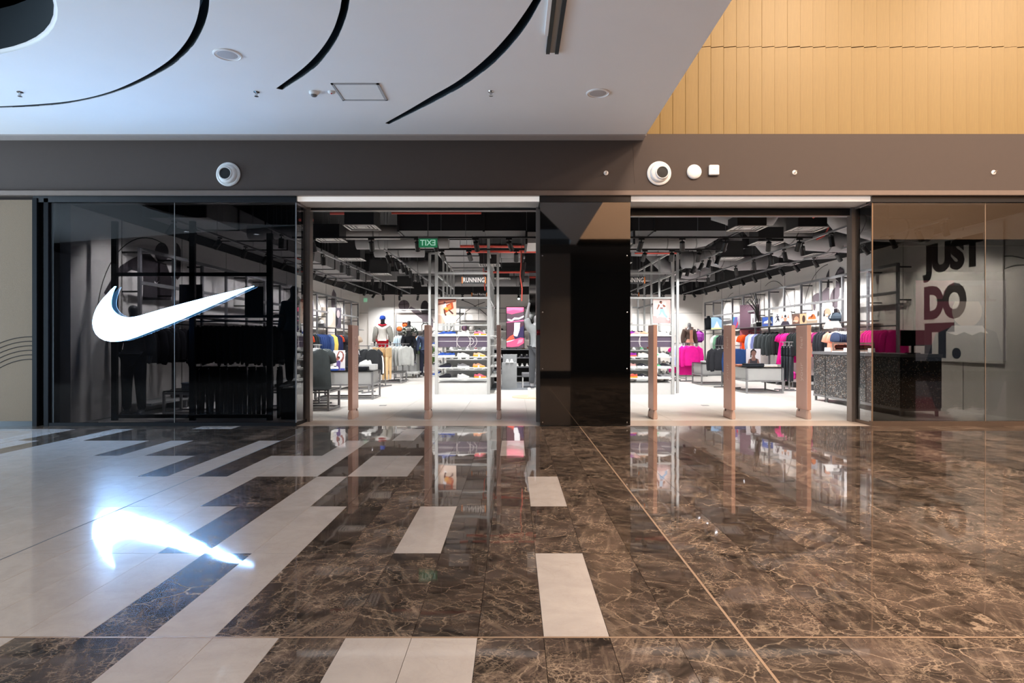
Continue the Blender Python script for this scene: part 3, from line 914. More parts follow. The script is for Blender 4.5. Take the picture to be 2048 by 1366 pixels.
# thin joints and arcs drawn on the side walls and back wall
def wall_lines(w, xw, s, ys, arcs):
    b = MB()
    for y in ys:
        b.box(xw, xw + s * 0.003, y - 0.006, y + 0.006, 0, ZW - 0.002)
    for yc, zc, r, a0, a1 in arcs:
        b.tube([(xw + s * 0.001, yc + r * math.cos(a0 + (a1 - a0) * i / 16), zc + r * math.sin(a0 + (a1 - a0) * i / 16)) for i in range(17)], 0.009, 4)
    b.obj('wall_line', M_LINE, w)
wall_lines(wR, XR, -1, [12.3, 14.2, 16.2, 18.3, 20.4, 22.4, 24.5, 26.6],
           [(17.6, 1.9, 1.5, 0.3, 1.57), (21.4, 1.7, 1.6, 1.2, 2.9), (25.2, 1.7, 1.5, 0.3, 1.57), (11.0, 1.5, 1.1, 1.0, 4.0), (11.4, 1.2, 1.6, 1.57, 4.7)])
wall_lines(wL, XL, 1, [11.6, 13.7, 15.8, 17.9, 20.0, 22.1, 24.2, 26.3],
           [(22.2, 1.4, 1.75, 0.2, 1.57), (12.6, 1.6, 1.7, 1.4, 3.0), (25.4, 1.8, 1.2, 0.3, 1.57)])
b = MB()
for px in (789, 957, 1000, 1355):
    q = P(px, 600, YB)
    b.box(q[0] - 0.008, q[0] + 0.008, YB - 0.003, YB, 0, ZW - 0.002)
b.box(XL, XR, YB - 0.003, YB, 2.6, 2.612)
for cx, cz, r, a0, a1 in ((-3.1, 0.7, 2.6, 0.1, 1.3), (-0.6, 0.6, 2.6, 1.85, 3.0), (1.2, 1.1, 1.9, 1.5, 3.0), (1.6, 0.6, 1.7, 1.6, 3.0)):
    b.tube([(cx + r * math.cos(a0 + (a1 - a0) * i / 16), YB - 0.002, cz + r * math.sin(a0 + (a1 - a0) * i / 16)) for i in range(17)], 0.013, 4)
b.obj('wall_line', M_LINE, wB)
MB().box(P(737, 0, YB)[0], P(788, 0, YB)[0], YB - 0.06, YB, P(0, 740, YB)[2], P(0, 615, YB)[2]).obj('white_panel', M_WHITEP, wB)

# murals printed on the walls (flat print)
MUR = paint('#6a5f66'); MURD = paint('#3a3438')
def ellipse(cx, cy, rx, ry, n=20):
    return [(cx + rx * math.cos(2 * PI * i / n), cy + ry * math.sin(2 * PI * i / n)) for i in range(n)]
def mural(nm, lab, polys, proj, off, w):
    b = MB()
    mats = []
    for k, (m, pts) in enumerate(polys):
        if m not in mats:
            mats.append(m)
        q = [Vector(proj(*p)) + Vector(off) * (1 + 0.4 * k) for p in pts]
        nrm = Vector((0, 0, 0))
        for i in range(1, len(q) - 1):
            nrm += (q[i] - q[0]).cross(q[i + 1] - q[0])
        if nrm.dot(Vector(off)) < 0:
            q = q[::-1]
        b.flat(q, mats.index(m))
    o = b.obj(nm, mats)
    return tag(o, lab, 'mural')
c8 = lambda u, v: (1560 + u * 150 / 1281, 500 + v * 150 / 1281)
hood = [[(940, 430), (985, 340), (1030, 285), (1080, 318), (1100, 360), (1100, 560), (1062, 640), (1020, 650), (1010, 560), (985, 520), (955, 500)],
        [(960, 520), (1015, 560), (1020, 650), (1020, 780), (990, 850), (980, 1060), (990, 1200), (900, 1210), (895, 900), (850, 880), (868, 760), (900, 690), (950, 640)],
        [(845, 320), (845, 640), (800, 650), (808, 560), (822, 520), (790, 455), (815, 390)],
        [(740, 700), (800, 640), (845, 660), (845, 850), (700, 870), (640, 880), (610, 870), (600, 1030), (578, 1030), (560, 800), (580, 770), (640, 735), (700, 740)],
        [(985, 370), (1030, 330), (1090, 345), (1085, 365), (1035, 385), (990, 410)]]
mural('wall_mural', 'grey mural of two people in pointed hoods on the side wall', [(MURD, [c8(*p) for p in hood[0]]), (MUR, [c8(*p) for p in hood[1]]), (MURD, [c8(*p) for p in hood[2]]),
      (MUR, [c8(*p) for p in hood[3]]), (MUR, [c8(*p) for p in hood[4]])], lambda x, y: XW(x, y, XR), (-0.004, 0, 0), wR)
mural('wall_mural', 'dark mural of a leaning athlete behind the logo window', [
    (MURD, ellipse(323, 505, 14, 20)), (MURD, [(228, 548), (240, 532), (262, 518), (285, 508), (300, 508), (312, 522), (332, 528), (344, 560), (342, 600), (285, 600), (286, 545), (262, 540), (236, 555), (212, 590), (207, 586)]),
    (MURD, [(352, 485), (357, 490), (361, 500), (361, 552), (354, 560), (350, 555), (351, 520)]),
    (M_PRINTW, [(308, 562), (312, 566), (319, 561), (312, 568), (308, 566)])], lambda x, y: XW(x, y, XL), (0.004, 0, 0), wL)
mural('wall_mural', 'grey feather-shaped mural print high on the side wall past the logo-side entrance', [
    (MUR, [(667, 578), (672, 588), (673, 605), (671, 622), (667, 634), (663, 620), (662, 600), (664, 586)])], lambda x, y: XW(x, y, XL), (0.004, 0, 0), wL)
ballp = [(808 + 11 * math.cos(a), 611 + 11 * math.sin(a)) for a in [2 * PI * i / 24 for i in range(24)]]
mural('wall_mural', 'grey mural of a player palming a basketball on the back wall', [
    (MUR, ballp), (MURD, [(798, 609), (818, 607), (818, 608), (798, 610)]), (MURD, [(807, 600), (808.5, 600), (811, 622), (809.5, 622)]),
    (MUR, [(817, 617), (822, 613), (836, 620), (848, 628), (858, 632), (858, 652), (846, 640), (830, 628)]), (MURD, ellipse(850, 616, 8.5, 15)),
    (MUR, [(843, 628), (858, 626), (866, 640), (866, 655), (846, 652)])], lambda x, y: P(x, y, YB), (0, -0.006, 0), wB)

# ------------------------------------------------------------------ open ceiling: ducts, diffusers, pipes, tracks
rods = {}
def rod(t, xy, z0, z1, nm='hanger_rod', r=0.006):
    k = (round(z1 - z0, 3), r)
    if k not in rods:
        rods[k] = MB().cyl((0, 0, 0), (0, 0, z1 - z0), r, None, 5).mesh(nm, M_MIDGREY)
    link(nm, rods[k], t, (xy[0], xy[1], z0))
def round_duct(lab, path, r, m=None, group=None, n=14):
    c = Vector(path[0])
    t = thing('round_duct', lab, 'duct', tuple(c), 0, group)
    b = MB(); b.tube([Vector(p) - c for p in path], r, n)
    b.obj('duct_body', m or M_DUCT, t, smooth=True)
    for i in range(len(path) - 1):
        a, d = Vector(path[i]) - c, Vector(path[i + 1]) - c
        u = (d - a).normalized()
        k = max(1, int((d - a).length / 0.9))
        for j in range(k):
            p = a + (d - a) * ((j + 0.5) / k)
            MB().tube([p - u * 0.012, p + u * 0.012], r + 0.008, n).obj('seam_ring', mat('duct_seam', '#6b696a', 0.5, 0.3), t, smooth=True)
    for i in range(len(path) - 1):
        p = Vector(path[i]) * 0.75 + Vector(path[i + 1]) * 0.25
        rod(t, (p.x - c.x, p.y - c.y), p.z - c.z + r * 0.8, ZC - c.z)
    return t
def rect_duct(lab, x0, x1, y0, y1, z0, z1, m=None, step=1.1):
    t = thing('rectangular_duct', lab, 'duct', ((x0 + x1) / 2, (y0 + y1) / 2, z0))
    dx, dy = (x1 - x0) / 2, (y1 - y0) / 2
    along_y = dy > dx
    L_ = max(dx, dy) * 2
    n = max(1, round(L_ / step))
    for i in range(n):
        a, e = -L_ / 2 + L_ * i / n + 0.02, -L_ / 2 + L_ * (i + 1) / n - 0.02
        b = MB()
        if along_y:
            b.box(-dx, dx, a, e, 0, z1 - z0)
        else:
            b.box(a, e, -dy, dy, 0, z1 - z0)
        b.obj('duct_section', m or M_DUCT, t)
    for i in range(n + 1):
        a = -L_ / 2 + L_ * i / n
        if along_y:
            MB().box(-dx - .025, dx + .025, a - .02, a + .02, -.025, z1 - z0 + .02).obj('flange', M_DUCTD, t)
        else:
            MB().box(a - .02, a + .02, -dy - .025, dy + .025, -.025, z1 - z0 + .02).obj('flange', M_DUCTD, t)
    for i in range(n):
        a = -L_ / 2 + L_ * (i + .5) / n
        for s in (-1, 1):
            rod(t, (s * dx, a) if along_y else (a, s * dy), 0, ZC - z0)
    return t
rect_duct('stepped grey rectangular duct high along the side wall by the logo window', XL + 0.05, -5.8, 12.2, 25.4, 3.66, 4.1, None, 1.5)
rect_duct('large black rectangular duct crossing just inside both entrances', -2.35, 4.6, 13.2, 13.9, 3.56, 3.98, M_DUCTD, 1.8)
rect_duct('grey rectangular duct running back above the logo-side aisle', -2.3, -1.1, 15.4, 25.2, 4.0, 4.4, None, 1.6)
rect_duct('grey rectangular duct running back above the counter-side aisle', 6.05, 7.05, 19.6, 25.4, 4.15, 4.5, None, 1.6)
rect_duct('grey rectangular duct crossing near the back of the store', -6, 8, 25.8, 26.4, 3.75, 4.1, None, 2.0)
rect_duct('broad grey air box above the black column', 0.25, 2.4, 13.0, 14.2, 3.28, 3.5, mat('pale_duct', '#b9b6b5', 0.6), 2.2)
round_duct('grey round duct crossing behind the nearest diffuser of the logo-side aisle', [(-5.6, 13.75, 3.62), (-2.42, 13.75, 3.62)], 0.155)
round_duct('slim pale pipe duct close behind the shutter head', [(-3.0, 11.9, 3.78), (-0.55, 11.9, 3.78)], 0.085, mat('pale_duct', ''))
for i, (y, z, x0, x1) in enumerate(((14.9, 3.62, -3.6, -1.5), (16.6, 3.66, -3.55, -2.3), (19.9, 3.6, -3.5, -2.35), (24.6, 3.6, -3.5, 0.6), (18.15, 3.85, -0.95, 0.2), (19.4, 3.87, -0.95, 0.2))):
    round_duct('grey round branch duct, %s one back in the logo-side half' % ORD[i], [(x0, y, z), (x1, y, z)], 0.2)
for i, (path, r) in enumerate((([(2.2, 15.2, 3.62), (4.0, 15.2, 3.66), (4.4, 15.2, 3.74), (5.0, 15.2, 4.1)], 0.21), ([(2.4, 17.8, 3.87), (3.4, 17.6, 3.82), (4.3, 17.8, 3.87)], 0.2),
                               ([(4.4, 17.0, 3.45), (4.9, 17.0, 3.45), (5.3, 17.0, 3.65), (5.8, 17.0, 4.1)], 0.22), ([(3.9, 12.6, 3.85), (4.5, 12.6, 3.66), (4.9, 12.6, 3.72), (5.2, 12.6, 4.2)], 0.2),
                               ([(5.6, 14.4, 4.3), (5.9, 14.4, 3.8), (6.5, 14.4, 3.55), (7.4, 14.4, 3.5)], 0.23), ([(6.1, 12.9, 4.2), (6.5, 12.9, 3.7), (7.2, 12.9, 3.52), (8.2, 12.9, 3.5)], 0.23),
                               ([(5.9, 16.2, 4.2), (6.3, 16.2, 3.7), (7.0, 16.2, 3.55), (8.0, 16.2, 3.6)], 0.22), ([(5.2, 18.6, 4.2), (5.6, 18.6, 3.7), (6.3, 18.6, 3.55), (7.2, 18.6, 3.6)], 0.22),
                               ([(4.4, 21.0, 4.2), (4.9, 21.0, 3.7), (5.6, 21.0, 3.55), (6.3, 21.0, 3.6)], 0.22), ([(3.2, 11.6, 4.1), (3.9, 11.6, 3.86), (4.5, 11.6, 3.9)], 0.2))):
    round_duct('grey flexible duct bending down above the counter-side half, %s of them' % ORD[i], path, r)
def diffuser(lab, x0, y0, w, z, h):
    t = thing('air_diffuser', lab, 'diffuser', (x0 + w / 2, y0 + w / 2, z), 0, 'air diffusers')
    a = w / 2
    b = MB()
    for i in range(4):
        f0, f1 = a * (1 - i * 0.22), a * (1 - i * 0.22) - 0.03
        z0 = -0.012 if i == 0 else 0.004
        for q in ((-f0, f0, -f0, -f1), (-f0, f0, f1, f0), (-f0, -f1, -f0, f0), (f1, f0, -f0, f0)):
            b.box(*q, z0, z0 + 0.012)
    b.box(-a * .2, a * .2, -a * .2, a * .2, 0.0, 0.014)
    b.obj('louvre_grille', mat('diffuser_grille', '#c4c1bf', 0.5), t)
    MB().box(-a * 0.9, a * 0.9, -a * .9, a * .9, 0.016, h).obj('plenum_box', M_DUCTD, t)
    MB().box(-a * .88, a * .88, -a * .88, a * .88, 0.008, 0.016).obj('backing', mat('grille_gap', '#3a393a', 0.7), t)
    MB().cyl((0, 0, h), (0, 0, ZC - z), 0.01, None, 6).obj('hanger_rod', M_MIDGREY, t)
for i, (x, y, h) in enumerate(((-3.04, 11.5, .3), (-4.04, 12.95, .28), (-4.36, 16.06, .42), (-4.37, 19.6, .42), (-4.42, 24.4, .4), (-0.95, 17.3, .3), (-0.7, 21, .3))):
    diffuser('square air diffuser of the logo-side half, %s from the entrance' % ORD[i], x, y, .58, 3.38, h)
for i, (x, y, h) in enumerate(((3.97, 11.6, .2), (5.1, 11.7, .34), (5.02, 13.4, .3), (7.0, 15.2, .2), (5.07, 15.9, .4), (6.95, 17.1, .2), (2.5, 16.9, .25), (4.9, 19.5, .4))):
    diffuser('square air diffuser of the counter-side half, %s from the entrance' % ORD[i], x, y, .58, 3.38, h)
def pipe(lab, path, r, m=M_RED):
    c = Vector(path[0])
    t = thing('sprinkler_pipe', lab, 'pipe', tuple(c))
    MB().tube([Vector(p) - c for p in path], r, 8).obj('pipe_run', m, t, smooth=True)
    p = max(path, key=lambda q: q[2])
    rod(t, (p[0] - c.x, p[1] - c.y), p[2] - c.z, ZC - c.z)
    return t
pipe('red pipe below the slim pale duct at the logo-side entrance', [(-2.25, 11.95, 3.67), (-0.6, 11.95, 3.67)], 0.02)
pipe('red pipe stub left of the nearest diffuser by the logo window', [(-3.45, 12.2, 3.72), (-2.75, 12.2, 3.72)], 0.03)
pipe('thick red pipe crossing before the back of the shoe displays, upper one', [(-1.35, 16.3, 3.7), (0.8, 16.3, 3.70)], 0.035)
pipe('thick red pipe crossing before the back of the shoe displays, lower one', [(-1.2, 16.5, 3.6), (0.8, 16.5, 3.6)], 0.04)
pipe('red pipe dropping beside the black column', [(0.18, 15.9, 3.6), (0.17, 15.9, 3.2), (0.15, 15.9, 2.9), (0.2, 15.9, 2.6), (0.19, 15.9, 2.3)], 0.014)
pipe('red pipe crossing deeper behind the hanging sign', [(-0.9, 20, 3.45), (0.75, 20, 3.45)], 0.035)
pipe('thin red pipe rising behind the hanging sign', [(-0.95, 20.2, 3.6), (-0.9, 20.2, 2.9)], 0.02)
pipe('red pipe under the black duct at the counter-side entrance', [(2.9, 15.6, 3.43), (3.9, 15.6, 3.43)], 0.02)
pipe('red curved conduit among the diffusers above the counter', [(6.05, 13.0, 3.35), (6.2, 13.0, 3.42), (6.3, 13.0, 3.6)], 0.016)
pipe('red conduit at the shutter head above the counter', [(5.15, 11.2, 3.44), (5.25, 11.2, 3.5), (5.3, 11.2, 3.6)], 0.014)
pipe('orange conduit near the side return of the logo window', [(-5.2, 15.4, 3.3), (-4.95, 15.4, 3.22), (-4.93, 15.4, 2.9), (-4.95, 15.4, 2.6)], 0.016)
pipe('red pipe high behind the side return of the logo window', [(-4.5, 13.6, 3.85), (-4.2, 13.6, 3.85)], 0.03)

# lighting tracks and their spotlights
TZ = 3.35
head_me = {}
mb = MB(); mb.box(-0.018, 0.018, -0.06, 0.06, -0.03, 0.0); mb.cyl((0, 0, -0.03), (0, 0, -0.075), 0.012, None, 8); mb.box(-0.012, 0.012, -0.05, 0.05, -0.085, -0.07)
ADAPT = mb.mesh('adapter', M_BLACK)
CAN = MB().lathe([(0.046, 0.0), (0.05, -0.01), (0.05, -0.19), (0.043, -0.19), (0.042, -0.175)], 14).mesh('housing', M_BLACK)
LENS = MB().lathe([(0.041, -0.176), (0.01, -0.178)], 14).mesh('lens', M_LENS)
HEAD_N = [0]
def head(lab, x, y, tilt, turn, power, spot=True, along=0.0):
    t = thing('track_spotlight', lab, 'spotlight', (x, y, TZ - 0.02), 0, 'black track spotlights')
    link('adapter', ADAPT, t, (0, 0, 0), along)
    h = link('housing', CAN, t, (0, 0, -0.07))
    h.rotation_euler = (tilt, 0, turn)
    link('lens', LENS, h)
    if spot:
        d = bpy.data.lights.new('spot', 'SPOT')
        d.energy, d.spot_size, d.spot_blend, d.shadow_soft_size = power, 1.75, 0.6, 0.04
        d.color = (1.0, 0.98, 0.96)
        so = bpy.data.objects.new('spot', d)
        C.objects.link(so)
        so.parent = h
        so.location = (0, 0, -0.20)
def track(lab, p, q):
    c = ((p[0] + q[0]) / 2, (p[1] + q[1]) / 2, TZ)
    t = thing('lighting_track', lab, 'light track', c)
    MB().bar((p[0] - c[0], p[1] - c[1], 0), (q[0] - c[0], q[1] - c[1], 0), 0.036, 0.034).obj('rail', M_DUCTD if abs(p[0] - q[0]) > 1 else M_GREY, t)
    n = max(2, int((Vector(q) - Vector(p)).length / 1.6))
    for i in range(n + 1):
        rod(t, (p[0] + (q[0] - p[0]) * i / n - c[0], p[1] + (q[1] - p[1]) * i / n - c[1]), 0.017, ZC - TZ, 'suspension_wire', 0.004)
EN = 148
R = math.radians
tracks_y = (
    ('wall track beside the logo window', -5.7, 10.75, 28.0, [10.9, 11.6, 12.6, 13.8, 15.0, 16.2, 17.4, 18.6, 19.7, 20.8, 22.0, 23.4, 25.0, 26.6], (35, 90)),
    ('second track from the logo window wall', -4.4, 11.6, 27.5, [12.3, 13.6, 14.2, 15.0, 16.6, 17.3, 18.4, 20.2, 21.4, 22.3, 24.4, 25.4], (12, 30)),
    ('third track from the logo window wall', -2.87, 14.4, 27.5, [14.7, 15.2, 15.9, 16.6, 17.2, 17.9, 19.3, 20.2, 21.8, 23.5, 25.5], (18, -40)),
    ('track over the counter-side shoe display', 4.7, 14.4, 27.5, [14.9, 15.6, 16.2, 16.9, 17.5, 18.3, 19.4, 20.3, 21.2, 22.2, 23.2, 25.0], (20, 60)),
    ('counter-side aisle track', 5.9, 11.2, 27.5, [12.1, 13.3, 14.2, 14.9, 16.0, 17.3, 18.4, 19.8, 21.0, 22.6, 24.4, 26.2], (18, -50)),
    ('middle track over the concrete plinth', 0.25, 15.6, 25.5, [16.0, 16.7, 17.4, 18.2, 19.2, 20.2, 22.0, 24.0], (14, 20)),
    ('wall track beside the counter', 7.2, 10.75, 28.0, [10.9, 11.6, 12.4, 13.4, 14.5, 15.6, 16.7, 17.6, 18.5, 19.6, 20.6, 21.8, 23.2, 24.6, 26.2], (35, -90)))
for lab, x, y0, y1, ys, (tl, tn) in tracks_y:
    track('slim ' + lab, (x, y0, TZ), (x, y1, TZ))
    for i, y in enumerate(ys):
        head('black spotlight, %s from the entrance on the %s' % (ORD[i], lab), x, y, R(tl + random.uniform(-8, 8)), R(tn + random.uniform(-25, 25)), EN, True, 0)
for lab, y, x0, x1, xs, tl in (('front cross track', 12.75, -4.35, 5.85, [-3.95, -2.8, -1.9, -1.55, -0.75, -0.1, 1.4, 2.5, 3.3, 4.15, 5.0, 5.6], 28),
                               ('second cross track', 14.4, -2.8, 4.65, [-1.6, -1.0, 0.05, 2.9, 3.5, 4.1], 38)):
    track('black ' + lab, (x0, y, TZ), (x1, y, TZ))
    for i, x in enumerate(xs):
        head('black spotlight on the %s, %s from the logo window' % (lab, ORD[i]), x, y, R(tl + random.uniform(-8, 12)), R(random.choice((0, 0, 15, -15, 30, -30))), EN * (0.75 if y < 13 else 0.35), True, PI / 2)
track('black cross track before the back wall', (-6.2, 27.8, TZ), (8.0, 27.8, TZ))
for i, x in enumerate((-5.6, -4.9, -4.1, -3.1, -2.2, -1.0, 0.2, 1.2, 3.4, 4.6, 5.6, 6.4, 7.3)):
    head('black spotlight on the back wall cross track, %s from the logo window' % ORD[i], x, 27.8, R(35 if not -1.5 < x < 2 else 48), R(random.uniform(-30, 30) + (180 if -1.5 < x < 2 else 0)), EN * (0.8 if not -1.5 < x < 2 else 0.25), True, PI / 2)
# ------------------------------------------------------------------ clothes
def garment_mesh(kind):
    rnd = random.Random(hash(kind) % 1000 if False else sum(map(ord, kind)))
    b = MB()
    def body(levels, n=16, fold=0.12):
        rings = []
        for i, (z, hw, hd) in enumerate(levels):
            r = []
            for k in range(n):
                g = 2 * PI * k / n
                c, s = math.cos(g), math.sin(g)
                f = 1 + fold * math.sin(k * 2.4 + 1.3 * (i % 2) + i * 0.35) * min(1, i / 3)
                r.append((hw * math.copysign(abs(c) ** 0.8, c), hd * f * math.copysign(abs(s) ** 0.9, s), z))
            rings.append(r)
        b.loft(rings)
    def sleeve(path, rads):
        for sg in (-1, 1):
            b.tube([(sg * x, y, z) for x, y, z in path], rads, 8, 0, True, 0.7)
    top = [(-0.07, 0.05, 0.035), (-0.085, 0.085, 0.045), (-0.12, 0.19, 0.055), (-0.17, 0.225, 0.065)]
    if kind == 'tee':
        body(top + [(-0.3, 0.22, 0.075), (-0.5, 0.225, 0.075), (-0.72, 0.24, 0.08)])
        sleeve([(0.16, 0, -0.12), (0.245, 0, -0.2), (0.285, 0, -0.34)], [0.07, 0.085, 0.085])
    elif kind == 'long_tee':
        body(top + [(-0.3, 0.22, 0.075), (-0.55, 0.23, 0.08), (-0.9, 0.25, 0.09)], fold=0.18)
        sleeve([(0.16, 0, -0.12), (0.245, 0, -0.2), (0.285, 0, -0.36)], [0.07, 0.085, 0.085])
    elif kind == 'jacket':
        body(top + [(-0.3, 0.235, 0.09), (-0.5, 0.235, 0.095), (-0.66, 0.23, 0.09), (-0.7, 0.20, 0.075)])
        sleeve([(0.15, 0, -0.12), (0.25, 0, -0.2), (0.29, -0.01, -0.42), (0.285, -0.03, -0.7), (0.28, -0.03, -0.73)], [0.075, 0.085, 0.078, 0.062, 0.045])
    elif kind == 'hoodie':
        body(top + [(-0.3, 0.235, 0.1), (-0.5, 0.235, 0.10), (-0.66, 0.23, 0.10), (-0.7, 0.20, 0.08)])
        sleeve([(0.15, 0, -0.12), (0.25, 0, -0.2), (0.29, -0.01, -0.42), (0.285, -0.03, -0.7), (0.28, -0.03, -0.73)], [0.08, 0.09, 0.08, 0.066, 0.05])
        b.ell((0, -0.04, -0.13), (0.11, 0.07, 0.12), 10, 6)
        b.ell((0, -0.105, -0.12), (0.06, 0.02, 0.08), 8, 5)
        b.box(-0.13, 0.13, -0.115, -0.09, -0.6, -0.42)
    elif kind == 'dress':
        body([(-0.07, 0.04, 0.03), (-0.12, 0.13, 0.05), (-0.2, 0.19, 0.07), (-0.4, 0.165, 0.07), (-0.7, 0.21, 0.09), (-0.98, 0.26, 0.11)], fold=0.25)
        sleeve([(0.12, 0, -0.12), (0.2, 0, -0.2), (0.235, 0, -0.32)], [0.06, 0.075, 0.075])
    elif kind == 'trousers':
        body([(-0.09, 0.17, 0.03), (-0.13, 0.175, 0.045), (-0.3, 0.185, 0.06), (-0.36, 0.18, 0.06)])
        for sg in (-1, 1):
            b.tube([(sg * 0.09, 0, -0.3), (sg * 0.1, 0, -0.6), (sg * 0.1, 0.0, -0.95), (sg * 0.1, 0, -1.02)], [0.088, 0.08, 0.062, 0.055], 10, 0, True, 0.55)
    elif kind == 'crop':
        body([(-0.09, 0.03, 0.02), (-0.12, 0.10, 0.03), (-0.17, 0.13, 0.05), (-0.25, 0.15, 0.06), (-0.31, 0.145, 0.05)])
    return b.mesh('garment', cloth('#222222'), True)
KINDS = {k: garment_mesh(k) for k in ('tee', 'long_tee', 'jacket', 'hoodie', 'dress', 'trousers', 'crop')}
hb = MB()
hb.tube([(0, 0, -0.005), (0.018, 0, 0.012), (0.0, 0, 0.026), (-0.018, 0, 0.01)], 0.003, 5)
hb.tube([(0, 0, -0.005), (0, 0, -0.06)], 0.003, 5)
hb.tube([(-0.2, 0, -0.13), (0, 0, -0.06), (0.2, 0, -0.13)], 0.007, 5)
HANGER = hb.mesh('hanger', mat('hanger_white', '#d9d9d9', 0.4))
NAMES = {'tee': 'tee_shirt', 'long_tee': 'long_tee_shirt', 'jacket': 'jacket', 'hoodie': 'hooded_jacket', 'dress': 'dress', 'trousers': 'trousers', 'crop': 'sports_top'}
RUN = {}
def hang(kind, colour, desc, where, x, y, z, rz=0.0, cat=None, scale=1.0):
    """One garment on its hanger; its label is completed by number_labels() once all of its look-alikes are known."""
    o = link(NAMES[kind], KINDS[kind], None, (x, y, z), rz, cloth(colour))
    o.scale = (scale, scale * 0.6, scale)
    link('hanger', HANGER, o)
    o['category'] = cat or {'tee': 'shirt', 'long_tee': 'shirt', 'hoodie': 'jacket', 'crop': 'sports top'}.get(kind, kind)
    o['group'] = 'clothes ' + where
    RUN.setdefault((desc, where), []).append(o)
    return o
def row(kind, colour, desc, where, xs, ys, z, n, rz=0.0, jit=0.04):
    for i in range(n):
        u = i / max(1, n - 1)
        hang(kind, colour, desc, where, xs[0] + (xs[1] - xs[0]) * u, ys[0] + (ys[1] - ys[0]) * u, z, rz + random.uniform(-jit, jit) * 2, None, random.uniform(0.96, 1.04))
def number_labels():
    for (desc, where), os_ in RUN.items():
        for i, o in enumerate(os_):
            lab = '%s %s' % (desc, where) if len(os_) == 1 else '%s, %s from the entrance, %s' % (desc, ORD[i], where)
            o['label'] = lab
            LABELS.setdefault(lab, []).append(o.name)

# ------------------------------------------------------------------ the side wall fixtures
def wall_system(lab, xw, s, posts, shelf_z, segs):
    """Grey bar grid standing s * 0.3 off the wall with rails, shelves and clothes rails."""
    x = xw + s * 0.32
    t = thing('bar_shelving', lab, 'shelving', (x, posts[0], 0))
    y0 = posts[0]
    for y in posts:
        MB().box(-0.025, 0.025, y - y0 - 0.03, y - y0 + 0.03, 0, 2.98).obj('post', M_MIDGREY, t)
        MB().bar((0, y - y0, 2.9), (-s * 0.315, y - y0, 2.9), 0.03).obj('wall_bracket', M_BLACK, t)
        MB().bar((0, y - y0, 2.2), (-s * 0.315, y - y0, 2.2), 0.03).obj('wall_bracket', M_BLACK, t)
    yl = posts[-1] - y0
    for z, nm in ((2.96, 'top_rail'), (2.36, 'middle_rail')):
        MB().box(-0.03, 0.03, 0, yl, z - 0.03, z + 0.03).obj(nm, M_GREY, t)
    MB().box(-0.012, 0.012, 0, yl, 1.65 - 0.012, 1.65 + 0.012).obj('clothes_rail', M_BLACK, t)
    for a, e in segs:
        MB().box(-0.26, 0.26, a - y0 + 0.02, e - y0 - 0.02, shelf_z - 0.02, shelf_z).obj('shelf', M_MIDGREY, t)
    MB().box(-s * 0.05 - 0.26, -s * 0.05 + 0.26, 0, yl, 0.16, 0.2).obj('base_shelf', M_PANELGREY, t)
    for a, e in segs:
        MB().box(-0.2, 0.2, a - y0 + 0.1, a - y0 + 0.14, 0, 0.16).obj('base_foot', M_MIDGREY, t)
    return t
pr = [13.85 + 1.165 * k for k in range(13)]
pl = [11.6 + 1.16 * k for k in range(15)]
wall_system('grey bar shelving along the counter-side wall', XR, -1, pr, 1.8, [(pr[i], pr[i + 1]) for i in range(1, 12)])
wall_system('grey bar shelving along the side wall behind the logo window', XL, 1, pl, 1.82, [(pl[i], pl[i + 1]) for i in range(1, 14) if i not in (8, 11)])
WR, XRG = 'on the counter wall rail', XR - 0.32
ZR = 1.63
for kind, colour, desc, ys, n in (
        ('jacket', '#b01468', 'deep magenta jacket', (13.95, 14.75), 8), ('tee', '#e8a088', 'peach tee shirt', (15.2, 16.5), 7), ('jacket', '#26282e', 'black long jacket', (16.75, 17.05), 3),
        ('tee', '#8b2660', 'plum tee shirt', (17.15, 17.3), 2), ('tee', '#e39a86', 'salmon tee shirt', (17.42, 17.7), 2), ('jacket', '#262a2b', 'soft black sweater', (18.1, 18.75), 5),
        ('tee', '#e02d92', 'bright pink tee shirt', (18.95, 19.1), 2), ('dress', '#dd1f8b', 'bright pink dress', (19.25, 19.65), 3), ('jacket', '#2b2f30', 'black zipped jacket', (19.8, 20.1), 3),
        ('hoodie', '#3b4042', 'charcoal hooded jacket', (20.25, 21.2), 4), ('jacket', '#7f86b4', 'periwinkle jacket', (21.35, 21.5), 2), ('jacket', '#efeef0', 'white jacket', (21.65, 21.8), 2),
        ('jacket', '#9fb2cf', 'pale blue jacket', (21.95, 22.1), 2), ('tee', '#ef5320', 'bright orange tee shirt', (22.5, 22.9), 3), ('tee', '#ece8e6', 'white tee shirt', (23.5, 23.7), 2),
        ('tee', '#d8342f', 'red tee shirt', (23.9, 24.05), 2), ('jacket', '#37363d', 'charcoal track jacket', (24.4, 25.2), 4), ('jacket', '#74a487', 'sage green jacket', (25.4, 25.6), 2),
        ('jacket', '#e6e8e4', 'off-white jacket', (25.8, 25.95), 2)):
    row(kind, colour, desc, WR, (XRG, XRG), ys, ZR, n)
WL, XLG = 'on the wall rail behind the logo window', XL + 0.32
